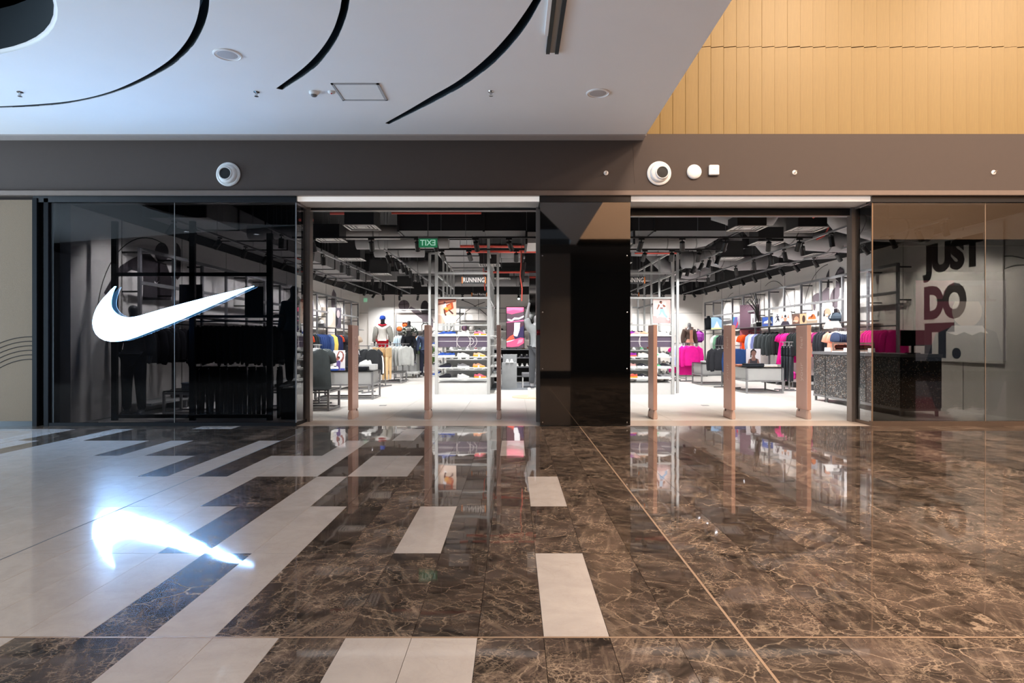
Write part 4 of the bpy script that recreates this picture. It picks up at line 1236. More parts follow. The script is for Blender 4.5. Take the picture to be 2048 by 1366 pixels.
for kind, colour, desc, ys, n in (
        ('jacket', '#1b1b20', 'black padded jacket', (11.9, 13.0), 6), ('jacket', '#2a2a33', 'ink blue jacket', (13.5, 14.6), 6), ('hoodie', '#232327', 'black hooded top', (15.0, 16.2), 6),
        ('jacket', '#333338', 'graphite jacket', (16.6, 18.0), 7), ('tee', '#26262a', 'black tee shirt', (18.3, 19.4), 6), ('jacket', '#2f3436', 'dark grey zipped jacket', (20.0, 21.2), 6),
        ('tee', '#e0522e', 'orange tee shirt', (20.62, 20.7), 1), ('jacket', '#2c4172', 'navy track jacket', (21.5, 22.5), 6), ('jacket', '#4a628f', 'denim blue jacket', (22.7, 22.9), 2),
        ('jacket', '#f0d470', 'yellow and cream jacket', (23.1, 23.4), 3), ('trousers', '#e8c440', 'mustard trousers', (23.5, 23.55), 1), ('jacket', '#33375e', 'indigo jacket', (23.7, 24.0), 3),
        ('tee', '#de4f2c', 'flame red tee shirt', (24.3, 24.4), 1), ('tee', '#3a3a40', 'slate tee shirt', (24.6, 25.4), 5), ('jacket', '#2d2c33', 'dark violet jacket', (25.7, 26.4), 4),
        ('tee', '#d8c3ae', 'beige tee shirt', (26.6, 27.2), 4)):
    row(kind, colour, desc, WL, (XLG, XLG), ys, ZR, n)
# lower folded rows and trousers under the side rails
def fold_stack(lab, cat, x, y, z, w, d, cols, rz=0.0, group=None):
    t = thing('folded_clothes', lab, cat, (x, y, z), rz, group)
    h = 0.0
    for c in cols:
        th_ = 0.028
        b = MB()
        j = random.uniform(-0.008, 0.008)
        b.bbox(-w / 2 + j, w / 2 + j, -d / 2, d / 2, h, h + th_, 0.012)
        b.obj('folded_garment', cloth(c), t)
        h += th_
    return t
for i, (y, c) in enumerate(((15.6, '#e9d3c7'), (17.0, '#c21c7c'), (18.2, '#303438'), (19.4, '#dd1f8b'), (20.6, '#2b2f32'), (21.8, '#4a67a0'), (23.0, '#ecebe9'), (24.2, '#59576a'))):
    fold_stack('%s stack of folded clothes from the entrance on the counter wall base shelf' % ORD[i], 'clothes', XR - 0.3, y, 0.2, 0.34, 0.3, [c] * 6, 0, 'folded clothes on the counter wall base')
for i, (y, c) in enumerate(((13.0, '#22222a'), (14.4, '#5b5f66'), (15.8, '#20202a'), (17.2, '#3a3a42'), (20.9, '#2b2f32'), (22.0, '#2c4172'), (23.4, '#4a4a44'))):
    fold_stack('%s stack of folded clothes from the entrance on the base shelf behind the logo window' % ORD[i], 'clothes', XL + 0.37, y, 0.2, 0.34, 0.3, [c] * 6, 0, 'folded clothes on the logo window wall base')

# ------------------------------------------------------------------ posters (flat printed boards)
def poster(name, lab, w, h, x, y, z, rz, bgc, shapes, cat='poster', group=None, frame=None):
    t = thing(name, lab, cat, (x, y, z), rz, group)
    MB().box(-w / 2, w / 2, 0, 0.012, 0, h).obj('board', paint(bgc), t)
    mats, b = [], MB()
    for k, (c, pts) in enumerate(shapes):
        m = paint(c)
        if m not in mats:
            mats.append(m)
        q = [((u - 0.5) * w, -0.0012 - 0.0004 * k, v * h) for u, v in pts]
        ar = sum(q[i][0] * q[(i + 1) % len(q)][2] - q[(i + 1) % len(q)][0] * q[i][2] for i in range(len(q)))
        b.flat(q if ar > 0 else q[::-1], mats.index(m))
    if shapes:
        b.obj('printed_picture', mats, t)
    if frame:
        MB().box(-w * 0.4, w * 0.4, -0.05, 0.09, -0.012, 0.0).obj('stand_foot', frame, t)
    return t
def rct(a, c, e, f):
    return [(a, c), (e, c), (e, f), (a, f)]
def rot(pts, cx, cy, a):
    return [(cx + (x - cx) * math.cos(a) - (y - cy) * math.sin(a), cy + (x - cx) * math.sin(a) + (y - cy) * math.cos(a)) for x, y in pts]
RUNNER = lambda skin_, top_, leg_, shoe_, hair_: [
    (hair_, ellipse(0.44, 0.85, 0.075, 0.05)), (skin_, ellipse(0.46, 0.82, 0.05, 0.045)), (skin_, [(0.30, 0.76), (0.40, 0.74), (0.30, 0.62), (0.25, 0.55), (0.20, 0.57), (0.26, 0.66)]),
    (top_, [(0.36, 0.77), (0.55, 0.77), (0.56, 0.62), (0.40, 0.62)]), (skin_, [(0.54, 0.76), (0.68, 0.72), (0.72, 0.66), (0.62, 0.64), (0.56, 0.68)]), (skin_, [(0.40, 0.63), (0.56, 0.63), (0.56, 0.57), (0.42, 0.57)]),
    (leg_, [(0.40, 0.58), (0.60, 0.58), (0.70, 0.40), (0.84, 0.24), (0.78, 0.20), (0.60, 0.33), (0.52, 0.43)]), (leg_, [(0.40, 0.58), (0.52, 0.48), (0.44, 0.36), (0.32, 0.28), (0.28, 0.33), (0.38, 0.40)]),
    (shoe_, [(0.78, 0.24), (0.85, 0.21), (0.97, 0.13), (0.86, 0.11), (0.77, 0.17)]), (shoe_, [(0.32, 0.33), (0.28, 0.34), (0.20, 0.24), (0.24, 0.22), (0.31, 0.27)])]
ARMS_UP = lambda skin_, top_, hair_: [
    (top_, [(0.22, 0.0), (0.28, 0.42), (0.36, 0.50), (0.62, 0.46), (0.60, 0.30), (0.55, 0.0)]), (skin_, [(0.30, 0.48), (0.24, 0.55), (0.30, 0.75), (0.48, 0.97), (0.56, 0.94), (0.40, 0.74), (0.38, 0.58), (0.42, 0.5)]),
    (skin_, [(0.58, 0.46), (0.74, 0.40), (0.90, 0.60), (0.92, 0.78), (0.80, 0.93), (0.56, 0.97), (0.56, 0.93), (0.76, 0.86), (0.80, 0.70), (0.70, 0.55), (0.6, 0.5)]), (hair_, ellipse(0.45, 0.62, 0.11, 0.075)), (skin_, ellipse(0.42, 0.58, 0.09, 0.06))]
PORTRAIT = lambda skin_, top_, hair_: [
    (hair_, ellipse(0.5, 0.78, 0.21, 0.17)), (hair_, ellipse(0.5, 0.95, 0.09, 0.05)), (hair_, [(0.30, 0.75), (0.38, 0.7), (0.36, 0.4), (0.28, 0.42)]), (skin_, [(0.42, 0.55), (0.60, 0.55), (0.64, 0.36), (0.84, 0.28), (0.92, 0.0), (0.1, 0.0), (0.18, 0.28), (0.38, 0.36)]),
    (skin_, ellipse(0.51, 0.68, 0.16, 0.19)), (hair_, rct(0.4, 0.71, 0.47, 0.725)), (hair_, rct(0.55, 0.71, 0.62, 0.725)), ('#5e3c38', rct(0.46, 0.57, 0.56, 0.585)),
    (top_, [(0.26, 0.30), (0.33, 0.34), (0.40, 0.18), (0.62, 0.18), (0.70, 0.34), (0.77, 0.30), (0.76, 0.0), (0.24, 0.0)])]
SHOEPIC = lambda c1, c2, sole: [(c1, [(0.12, 0.35), (0.2, 0.55), (0.38, 0.58), (0.55, 0.75), (0.72, 0.72), (0.86, 0.5), (0.88, 0.35)]), (c2, [(0.35, 0.52), (0.55, 0.72), (0.62, 0.6), (0.45, 0.45)]), (sole, [(0.08, 0.24), (0.08, 0.35), (0.9, 0.36), (0.92, 0.26)])]

# ------------------------------------------------------------------ shoes
def shoe_meshes():
    up, so, tg = MB(), MB(), MB()
    xs = [-0.145, -0.12, -0.07, -0.02, 0.03, 0.08, 0.12, 0.15]
    hw = [0.020, 0.034, 0.037, 0.034, 0.040, 0.047, 0.042, 0.016]
    tops = [0.075, 0.098, 0.092, 0.105, 0.085, 0.062, 0.05, 0.036]
    rings = []
    for x, w, h in zip(xs, hw, tops):
        rings.append([(x, w * math.cos(PI * k / 7 - 0.0) * (1 if k in (0, 7) else 0.96), 0.026 + (h - 0.026) * math.sin(PI * k / 7)) for k in range(8)])
    up.loft(rings)
    rs = []
    for i, (x, w) in enumerate(zip([-0.15] + xs[1:-1] + [0.158], hw)):
        z0 = 0.012 if i in (0,) else (0.016 if i == 7 else 0.0)
        t = 0.036 if i < 3 else 0.03
        rs.append([(x, -w - 0.005, z0), (x, w + 0.005, z0), (x, w + 0.003, t), (x, -w - 0.003, t)])
    so.loft(rs)
    tg.box(-0.02, 0.02, -0.062, -0.056, 0.0, 0.05)
    col_ = MB().ell((-0.075, 0, 0.092), (0.045, 0.024, 0.014), 10, 6)
    lc = MB()
    for i in range(4):
        x = 0.0 + i * 0.022
        lc.bar((x, -0.028, 0.096 - i * 0.009), (x, 0.028, 0.096 - i * 0.009), 0.006)
    return up.mesh('upper', cloth('#222222'), True), so.mesh('sole', cloth('#222222'), False), tg.mesh('price_tag', M_PRINTW), col_.mesh('collar', M_BLACK, True), lc.mesh('laces', M_PRINTW)
SH_UP, SH_SO, SH_TG, SH_CO, SH_LA = shoe_meshes()
def shoe(lab, x, y, z, rz, c_up, c_so, group, tagged=False, laces=True):
    o = link('trainer', SH_UP, None, (x, y, z), rz, cloth(c_up))
    link('sole', SH_SO, o, (0, 0, 0), 0, cloth(c_so))
    link('collar', SH_CO, o)
    if laces:
        link('laces', SH_LA, o)
    if tagged:
        link('price_tag', SH_TG, o)
    return tag(o, lab, 'shoe', group)

# ------------------------------------------------------------------ the two shoe displays
CN = {'#2f4fa0': 'blue', '#f3f2f0': 'white', '#f0708a': 'pink and orange', '#f4b08f': 'peach and orange', '#34343c': 'black', '#8e8e92': 'grey', '#c9a083': 'tan', '#8a2f9c': 'purple', '#ec6a5a': 'coral',
      '#e9d9cf': 'cream', '#58c98a': 'green and white', '#d9a9a6': 'dusty pink', '#6d3a3f': 'maroon', '#7d8f6b': 'olive', '#e2b93a': 'yellow'}
def gondola(lab, side, x0, x1, front, rear, sides, mirrored):
    Y0 = 16.1
    t = thing('shoe_display', lab, 'display', (x0, Y0, 0))
    W = x1 - x0
    PZ = 3.56
    def post(x, y, z=PZ, w=0.06):
        MB().box(x - w / 2, x + w / 2, y - w / 2, y + w / 2, 0, z).obj('post', M_PANELGREY, t)
    def rail(p, q, w=0.045):
        MB().bar(p, q, w).obj('cross_rail', M_PANELGREY, t)
    post(0, 0, PZ, 0.075); post(W, 0, 3.85 if not mirrored else PZ, 0.07)
    e = -0.22
    f = W + 0.22
    post(e, 0.4); post(f, 0.4)
    ys = [1.4, 2.4, 3.4, 4.4]
    for y in ys:
        post(0.02, y, PZ - 0.0, 0.05)
        post(W - 0.02, y, PZ - 0.0, 0.05)
    for z in (3.0, 2.39):
        rail((0, 0, z), (W, 0, z))
        rail((0, 0, z - 0.02), (0, 4.4, z - 0.02)); rail((W, 0, z - 0.02), (W, 4.4, z - 0.02))
    rail((0, 4.4, 2.39), (W, 4.4, 2.39)); rail((0, 4.4, 3.55), (W, 4.4, 3.55)); rail((0, 0, 3.55), (0, 4.4, 3.55)); rail((W, 0, 3.55), (W, 4.4, 3.55))
    rail((e, 0.4, 3.55), (0, 0.4, 3.55)); rail((f, 0.4, 3.55), (W, 0.4, 3.55)); rail((0, 0, 1.72), (W, 0, 1.72), 0.035)
    SZ = (0.41, 0.67, 0.94, 1.47)
    for z in SZ:
        MB().box(0.03, W - 0.03, -0.03, 0.34, z - 0.028, z).obj('shelf', M_PALE, t)
    # plinth with a sloping top
    MB().add([(0.03, 0, 0), (W - .03, 0, 0), (W - .03, 4.4, 0), (0.03, 4.4, 0), (0.03, 0, 0.28), (W - .03, 0, 0.28), (W - .03, 0.5, 0.33), (0.03, 0.5, 0.33), (W - .03, 4.4, 0.33), (0.03, 4.4, 0.33)],
             [(0, 1, 5, 4), (4, 5, 6, 7), (7, 6, 8, 9), (1, 2, 8, 6, 5), (0, 4, 7, 9, 3), (3, 9, 8, 2), (0, 3, 2, 1)]).obj('plinth', M_PALE, t)
    # purple court panel with its printed lines
    pn = MB().box(0.035, W - 0.035, 0.0, 0.02, 1.175, 1.455).obj('court_panel', M_PURPLE, t)
    cx = W * 0.52 if not mirrored else W * 0.5
    zc = 1.318
    b = MB()
    lw = 0.007
    def ringline(cx_, r, a0=0, a1=2 * PI, n=28):
        for i in range(n):
            g0, g1 = a0 + (a1 - a0) * i / n, a0 + (a1 - a0) * (i + 1) / n
            q = []
            for g, rr in ((g0, r - lw / 2), (g1, r - lw / 2), (g1, r + lw / 2), (g0, r + lw / 2)):
                zz = zc + rr * math.sin(g)
                q.append((cx_ + rr * math.cos(g), -0.001, min(max(zz, 1.176), 1.454)))
            b.flat(q)
    b.flat([(0.035, -0.001, zc - lw / 2), (W - .035, -0.001, zc - lw / 2), (W - .035, -0.001, zc + lw / 2), (0.035, -0.001, zc + lw / 2)])
    for lx in (cx - 0.165, cx + 0.165):
        if mirrored and lx > cx:
            continue
        b.flat([(lx - lw / 2, -0.001, 1.176), (lx + lw / 2, -0.001, 1.176), (lx + lw / 2, -0.001, 1.454), (lx - lw / 2, -0.001, 1.454)])
    ringline(cx, 0.165 if not mirrored else 0.19)
    if not mirrored:
        ringline(cx + 0.165, 0.085, -PI / 2, PI / 2, 14)
        ringline(cx + 0.165, 0.165, -PI / 2, PI / 2, 16)
    b.obj('court_lines', M_PRINTW, pn)
    # shelves on the two outer sides and across the inside
    for sx in (0, 1):
        a, c = (e, -0.03) if sx == 0 else (W + 0.03, f)
        for z in (0.43, 0.69, 0.95, 1.22, 1.47):
            MB().box(a, c, 0.42, 4.3, z - 0.025, z).obj('side_shelf', M_PALE, t)
    MB().box(0.05, W - 0.05, 2.0, 2.04, 0.33, 1.5).obj('inner_back_panel', M_PANELGREY, t)
    for z in (0.55, 0.83, 1.08, 1.52):
        MB().box(0.05, W - 0.05, 1.6, 1.98, z - 0.02, z).obj('inner_shelf', M_PALE, t)
    n = 0
    where = 'logo-side' if side == 0 else 'counter-side'
    g = 'trainers on the %s shoe display' % where
    SN = ('lowest', 'second', 'third', 'top')
    for zi, z in enumerate(SZ):
        cnt = {}
        for fx_, cu_, cs_, tg_ in front[zi]:
            k = CN[cu_]
            cnt[k] = cnt.get(k, 0) + 1
            o_ = '' if cnt[k] == 1 else 'other '
            shoe('%s%s trainer on the %s front shelf of the %s shoe display' % (o_, k, SN[zi], where), x0 + fx_, Y0 + 0.13, z, PI if fx_ < 0.5 else 0.0, cu_, cs_, g, tg_)
    for zi, z in enumerate((0.55, 0.83, 1.08, 1.52)):
        for j, cu_ in enumerate(rear[zi]):
            shoe('%s trainer, %s along the %s inner shelf of the %s shoe display' % (CN[cu_], ORD[j], SN[zi], where), x0 + 0.2 + j * (W - 0.4) / 4, Y0 + 1.78, z, -PI / 2 + random.uniform(-.2, .2), cu_, '#f3f2f0', g)
    for zi, z in enumerate((0.43, 0.69, 0.95, 1.22, 1.47)):
        for j in range(4):
            cu_ = sides[(zi * 3 + j) % len(sides)]
            xx, rz_ = (x0 + (e - 0.03) / 2, PI) if side == 0 else (x0 + (W + .03 + f) / 2, 0.0)
            shoe('%s trainer, %s from the front on the %s outer side shelf of the %s display' % (CN[cu_], ORD[j], ('lowest', 'second', 'third', 'fourth', 'top')[zi], where), xx, Y0 + 0.62 + j * 0.42, z, rz_ * 0 - PI / 2, cu_, '#f3f2f0', g)
    return t
B_, W_, O_, PO, K_, G_, T_, V_, CO, CR, GR, DP, MA, OL, YE = '#2f4fa0', '#f3f2f0', '#f0708a', '#f4b08f', '#34343c', '#8e8e92', '#c9a083', '#8a2f9c', '#ec6a5a', '#e9d9cf', '#58c98a', '#d9a9a6', '#6d3a3f', '#7d8f6b', '#e2b93a'
YO = '#f2a63a'
gondola('tall grey shoe display with purple court panel at the logo-side entrance', 0, -1.92, -0.63,
        [[(0.2, K_, '#2b2b30', True), (0.65, W_, W_, False), (1.07, O_, YO, True)], [(0.2, K_, '#2b2b3f', True), (0.65, G_, W_, False), (1.04, PO, YO, True)],
         [(0.12, B_, W_, False), (0.30, B_, W_, True), (0.65, W_, W_, False), (1.05, PO, YO, True)], [(0.15, B_, W_, False), (0.32, B_, W_, True), (0.66, W_, W_, False), (1.07, O_, YO, True)]],
        [[K_, G_, K_, G_, K_], [K_, W_, G_, K_, W_], [W_, K_, G_, MA, W_], [W_, G_, W_, K_, G_]], [B_, W_, B_, K_, B_, W_, G_], False)
gondola('tall grey shoe display with purple court panel at the counter-side entrance', 1, 2.64, 3.93,
        [[(0.3, CO, YO, False), (0.58, K_, W_, True), (0.92, K_, W_, True), (1.15, G_, W_, False)], [(0.26, DP, W_, False), (0.58, K_, W_, True), (0.90, GR, W_, True), (1.15, K_, W_, False)],
         [(0.27, V_, CO, False), (0.60, CR, W_, True), (0.86, GR, W_, False), (1.08, W_, W_, True)], [(0.27, V_, YO, False), (0.40, DP, W_, True), (0.62, T_, W_, False), (1.08, W_, W_, True)]],
        [[G_, W_, K_, G_, W_], [W_, G_, W_, K_, W_], [YE, YE, W_, GR, CO], [W_, T_, W_, G_, W_]], [W_, G_, W_, K_, W_, CR], True)
# boxes leaning on the plinth of the counter-side display
for i, (x, c, cc) in enumerate(((3.02, '#efe6e4', 'white'), (3.5, '#e6d3d0', 'pale pink'), (3.66, '#cfc9c4', 'stone'), (3.8, '#8d8a88', 'grey'))):
    t = thing('shoe_box', '%s shoe box tilted on the plinth of the counter-side shoe display' % cc, 'box', (x, 16.42, 0.325), 0.5 if i else -0.5, 'tilted shoe boxes')
    MB().bbox(-0.05, 0.05, -0.12, 0.12, 0.0, 0.075, 0.004).obj('box_body', paint(c), t)
    MB().bbox(-0.053, 0.053, -0.123, 0.123, 0.06, 0.085, 0.003).obj('lid', paint(c), t)
# pictures and signs hung in the displays
poster('hanging_poster', 'hanging orange and brown gym photograph poster in the logo-side shoe display', 0.45, 0.62, -1.66, 16.14, 1.765, 0, '#d8bfae',
       [('#7a4238', [(0, 0.72), (0.98, 0.86), (1, 1), (0, 1)]), ('#a86b54', [(0, 0.8), (0.9, 0.9), (0.9, 0.94), (0, 0.84)]), ('#c0522a', [(0.36, 0.40), (0.86, 0.60), (0.80, 0.86), (0.44, 0.72)]), ('#e2894a', [(0.5, 0.5), (0.74, 0.62), (0.70, 0.78), (0.52, 0.68)]),
        ('#e8d0c0', [(0, 0.0), (1, 0.0), (1, 0.28), (0, 0.4)]), ('#c8a999', [(0, 0.0), (0.4, 0.0), (0.2, 0.3), (0, 0.34)]), ('#e8e6ee', [(0.24, 0.72), (0.42, 0.80), (0.46, 0.66), (0.3, 0.58)]), ('#3f2a30', ellipse(0.36, 0.83, 0.06, 0.04)),
        ('#e9a845', [(0.30, 0.60), (0.46, 0.66), (0.60, 0.56), (0.54, 0.50), (0.40, 0.54)]), ('#5a3026', [(0.30, 0.58), (0.38, 0.56), (0.42, 0.40), (0.48, 0.30), (0.40, 0.28), (0.32, 0.42)]), ('#5a3026', [(0.54, 0.54), (0.62, 0.55), (0.80, 0.44), (0.86, 0.38), (0.78, 0.36)]),
        ('#f2f0f0', [(0.36, 0.28), (0.50, 0.32), (0.48, 0.24), (0.34, 0.20)])])
poster('hanging_poster', 'hanging pink toned poster of a woman running in the counter-side shoe display', 0.43, 0.62, 3.67, 16.14, 1.765, 0, '#e0cac6',
       [('#c3a0a0', [(0, 0), (1, 0), (1, 0.2), (0, 0.3)])] + RUNNER('#8a5444', '#bcd4ea', '#8fb4d8', '#f0eef0', '#3a2420'))
poster('hanging_poster', 'pale hanging poster inside the counter-side shoe display, nearest the column', 0.5, 0.7, 3.1, 18.4, 1.8, 0, '#e6e2de', [('#b8b2ae', rct(0.1, 0.1, 0.9, 0.5))])
M_SIGN = mat('sign_black', '#17171a', 0.5)
M_ORANGE = mat('sign_orange', '#e07b24', 0.5)
def sign(lab, txt, x0, x1, y, z0, z1, size, bars, sxx):
    t = thing('hanging_sign', lab, 'sign', ((x0 + x1) / 2, y, (z0 + z1) / 2))
    w, h = (x1 - x0) / 2, (z1 - z0) / 2
    MB().box(-w, w, 0, 0.03, -h, h).obj('sign_board', M_SIGN, t)
    link('lettering', text_mesh(txt, size, M_PRINTW, 0.003, size * 0.02, sxx * 0.95, 'CENTER', False, 1.1), t, (0, -0.004, 0))
    for a in bars:
        MB().box(a * w - 0.015, a * w + 0.015, -0.006, 0.0, -h * 0.9, h * 0.9).obj('orange_bar', M_ORANGE, t)
    for s_ in (-0.8, 0.8):
        rod(t, (s_ * w, 0.015), h, 3.6 - (z0 + z1) / 2, 'sign_wire', 0.004)
    return t
sign('black hanging sign with white lettering RUNNING in the logo-side half', 'RUNNING', -1.32, -0.69, 16.25, 2.755, 2.935, 0.16, (-0.92, 0.92), 0.72)
sign('black hanging sign with white lettering RUNNING in the counter-side half', 'RUNNING', 2.66, 3.29, 16.25, 2.755, 2.935, 0.16, (0.92,), 0.72)
sign('smaller black sign reading Road Racing deeper in the logo-side half', 'Road Racing', -1.33, -0.84, 20.3, 2.72, 2.85, 0.1, (-0.95, 0.95), 0.8)
sign('smaller black sign reading Road Racing deeper in the counter-side half', 'Road Racing', 3.42, 3.91, 20.3, 2.72, 2.85, 0.1, (0.95,), 0.8)
sign('small black sign reading JORDAN before the back wall', 'JORDAN', -1.06, -0.6, 24.5, 2.56, 2.66, 0.1, (), 0.8)
ex = thing('exit_sign', 'green edge-lit exit sign hung behind the logo-side shutter head', 'sign', P(856, 486, 12.55))
MB().box(-0.18, 0.18, 0, 0.012, -0.085, 0.085).obj('green_panel', mat('exit_green', '#3f9e70', 0.4, emit='#39b57c', es=0.2, var=0), ex)
link('lettering', text_mesh('EXIT', 0.155, mat('exit_letter', '#c8f5df', 0.4, emit='#c8ffe2', es=0.45, var=0), 0.002, 0.002, 0.95, 'CENTER', True), ex, (0, -0.003, 0))
MB().box(-0.19, 0.19, -0.02, 0.03, 0.085, 0.125).obj('housing', M_GREY, ex)
rod(ex, (0, 0), 0.125, ZC - P(0, 486, 12.55)[2], 'sign_wire', 0.008)
ex2 = thing('exit_sign', 'tiny pale green exit sign on the back wall corner', 'sign', (P(731, 600, YB)[0], YB - 0.03, P(731, 600, YB)[2]))
MB().box(-0.08, 0.08, 0, 0.03, -0.09, 0.09).obj('green_panel', mat('exit_pale', '#a9d8bd', 0.4, emit='#8fd8ae', es=0.3, var=0), ex2)
# ------------------------------------------------------------------ tables, racks, boxes
def table(lab, x0, x1, y0, y1, top, body, cat='table', nm='display_table'):
    t = thing(nm, lab, cat, ((x0 + x1) / 2, (y0 + y1) / 2, 0))
    w, d = (x1 - x0) / 2, (y1 - y0) / 2
    MB().box(-w - 0.012, w + 0.012, -d - 0.012, d + 0.012, top - 0.02, top).obj('table_top', M_BLACK, t)
    if body:
        MB().box(-w + 0.03, w - 0.03, -d + 0.01, d - 0.01, top - body, top - 0.025).obj('drawer_box', M_PANELGREY, t)
    for sx in (-1, 1):
        for sy in (-1, 1):
            MB().box(sx * w - 0.02, sx * w + 0.02, sy * d - 0.02, sy * d + 0.02, 0, top - 0.021).obj('leg', M_GREY, t)
    zr = top - body - 0.02 if body else top - 0.05
    for sy in (-1, 1):
        MB().bar((-w, sy * d, zr), (w, sy * d, zr), 0.035).obj('rail', M_GREY, t)
        MB().bar((-w, sy * d, 0.025), (w, sy * d, 0.025), 0.03).obj('stretcher', M_GREY, t)
    for sx in (-1, 1):
        MB().bar((sx * w, -d, zr), (sx * w, d, zr), 0.035).obj('rail', M_GREY, t)
        MB().bar((sx * w, -d, 0.025), (sx * w, d, 0.025), 0.03).obj('stretcher', M_GREY, t)
    return t
def rack(lab, p, q, h):
    c = Vector(((p[0] + q[0]) / 2, (p[1] + q[1]) / 2, 0))
    t = thing('clothes_rack', lab, 'rack', tuple(c))
    a, e = Vector((*p, 0)) - c, Vector((*q, 0)) - c
    u = (e - a).normalized()
    n = Vector((-u.y, u.x, 0))
    MB().bar(a + Vector((0, 0, h)), e + Vector((0, 0, h)), 0.022).obj('rail', M_GREY, t)
    for k in (a + (e - a) * 0.3, e - (e - a) * 0.3):
        MB().bar(k, k + Vector((0, 0, h)), 0.032).obj('post', M_GREY, t)
        MB().bar(k - n * 0.26 + Vector((0, 0, 0.018)), k + n * 0.26 + Vector((0, 0, 0.018)), 0.034).obj('foot', M_MIDGREY, t)
    MB().bar(a + (e - a) * 0.3 + Vector((0, 0, 0.1)), e - (e - a) * 0.3 + Vector((0, 0, 0.1)), 0.022).obj('stretcher', M_GREY, t)
    return t
table('low grey bench beside the logo-side entrance jamb', -5.3, -3.50, 12.25, 13.0, 0.40, 0, 'bench', 'low_bench')
table('grey drawer table with black top in the logo-side aisle', -4.5, -3.2, 14.7, 15.5, 0.65, 0.3)
rack('rack of charcoal long tees by the logo-side entrance', (-3.92, 13.25), (-4.5, 14.6), 1.24)
row('long_tee', '#4a5153', 'charcoal long tee shirt', 'on the rack by the logo-side entrance', (-3.99, -4.4), (13.36, 14.35), 1.225, 7, 0.62)
rack('rack of black track jackets in the logo-side aisle', (-3.45, 16.5), (-4.35, 16.95), 1.2)
row('jacket', '#26282b', 'black track jacket with white sleeve stripe', 'on the logo-side aisle rack', (-3.62, -4.05), (16.6, 16.8), 1.185, 3, 0.8)
for (d_, w_), os_ in list(RUN.items()):
    if 'white sleeve stripe' in d_:
        for o in os_:
            MB().tube([(0.245, -0.02, -0.19), (0.30, -0.055, -0.3), (0.31, -0.075, -0.5), (0.305, -0.08, -0.7)], 0.022, 6).obj('sleeve_stripe', M_PRINTW, o)
t = thing('drawer_unit', 'tall grey two-drawer unit in the logo-side aisle', 'drawers', (-4.3, 17.6, 0))
MB().box(-0.4, 0.4, 0, 1.3, 0.28, 0.96).obj('carcass', M_PALE, t)
for z in (0.31, 0.63):
    MB().box(0.4, 0.412, 0.02, 1.28, z, z + 0.3).obj('drawer', M_PALE, t)
    MB().box(-0.38, 0.38, -0.012, 0, z, z + 0.3).obj('drawer', M_PALE, t)
for sx in (-0.4, 0.4):
    for y in (0.0, 1.3):
        MB().box(sx - .02, sx + .02, y - .02, y + .02, 0, 0.97).obj('leg', M_GREY, t)
    MB().bar((sx, 0, 0.03), (sx, 1.3, 0.03), 0.03).obj('stretcher', M_GREY, t)
MB().box(-0.41, 0.41, -0.01, 1.31, 0.96, 0.975).obj('unit_top', M_PANELGREY, t)
for i, c in enumerate(('#7d827f', '#5b615f', '#3b4a44')):
    fold_stack('%s stack of folded grey clothes on the tall two-drawer unit' % ORD[i], 'clothes', -4.2, 17.8 + i * 0.38, 0.975, 0.5, 0.3, [c] * 4, 0, 'folded clothes on the tall drawer unit')
rack('rack of beige trousers before the mannequin in the pale jacket', (-3.55, 18.9), (-4.25, 19.3), 1.24)
row('trousers', '#c9aa80', 'beige trousers', 'on the rack before the blue-capped mannequin', (-3.66, -4.12), (18.98, 19.25), 1.225, 5, 1.25)
table('low grey frame bench under the blue-capped mannequin', -4.75, -3.55, 20.4, 21.4, 0.36, 0, 'bench', 'low_bench')
rack('rack of pale grey sweat tops beyond the blue-capped mannequin', (-3.5, 21.7), (-4.3, 22.2), 1.24)
row('jacket', '#bdc0be', 'pale grey sweat top', 'on the rack beyond the blue-capped mannequin', (-3.62, -4.15), (21.78, 22.1), 1.225, 5, 0.9)
t = thing('display_plinth', 'grey stepped display block under the seated mannequin', 'plinth', (-3.95, 23.9, 0))
MB().box(-0.32, 0.36, 0.0, 0.9, 0.22, 0.82).obj('block', M_PANELGREY, t)
MB().box(-0.34, 0.38, -0.02, 0.92, 0.82, 0.84).obj('block_top', M_MIDGREY, t)
MB().box(-0.32, 0.5, -0.55, 0.9, 0.16, 0.22).obj('step', M_PALE, t)
for x in (-0.3, 0.1, 0.48):
    MB().box(x - .02, x + .02, -0.55, -0.51, 0, 0.16).obj('leg', M_GREY, t)
    MB().box(x - .02, x + .02, 0.86, 0.9, 0, 0.16).obj('leg', M_GREY, t)
rack('small rack of black and leaf-print tops near the back wall', (-3.25, 25.0), (-3.9, 25.2), 1.2)
row('jacket', '#232629', 'black top', 'on the small rack near the back wall', (-3.5, -3.85), (25.07, 25.18), 1.185, 3, 0.3)
row('jacket', '#57703f', 'leaf green top', 'on the small rack near the back wall', (-3.32, -3.4), (25.02, 25.04), 1.185, 2, 0.3)
table('low frame bench near the back wall in the logo-side aisle', -3.7, -2.6, 25.6, 26.3, 0.4, 0, 'bench', 'low_bench')
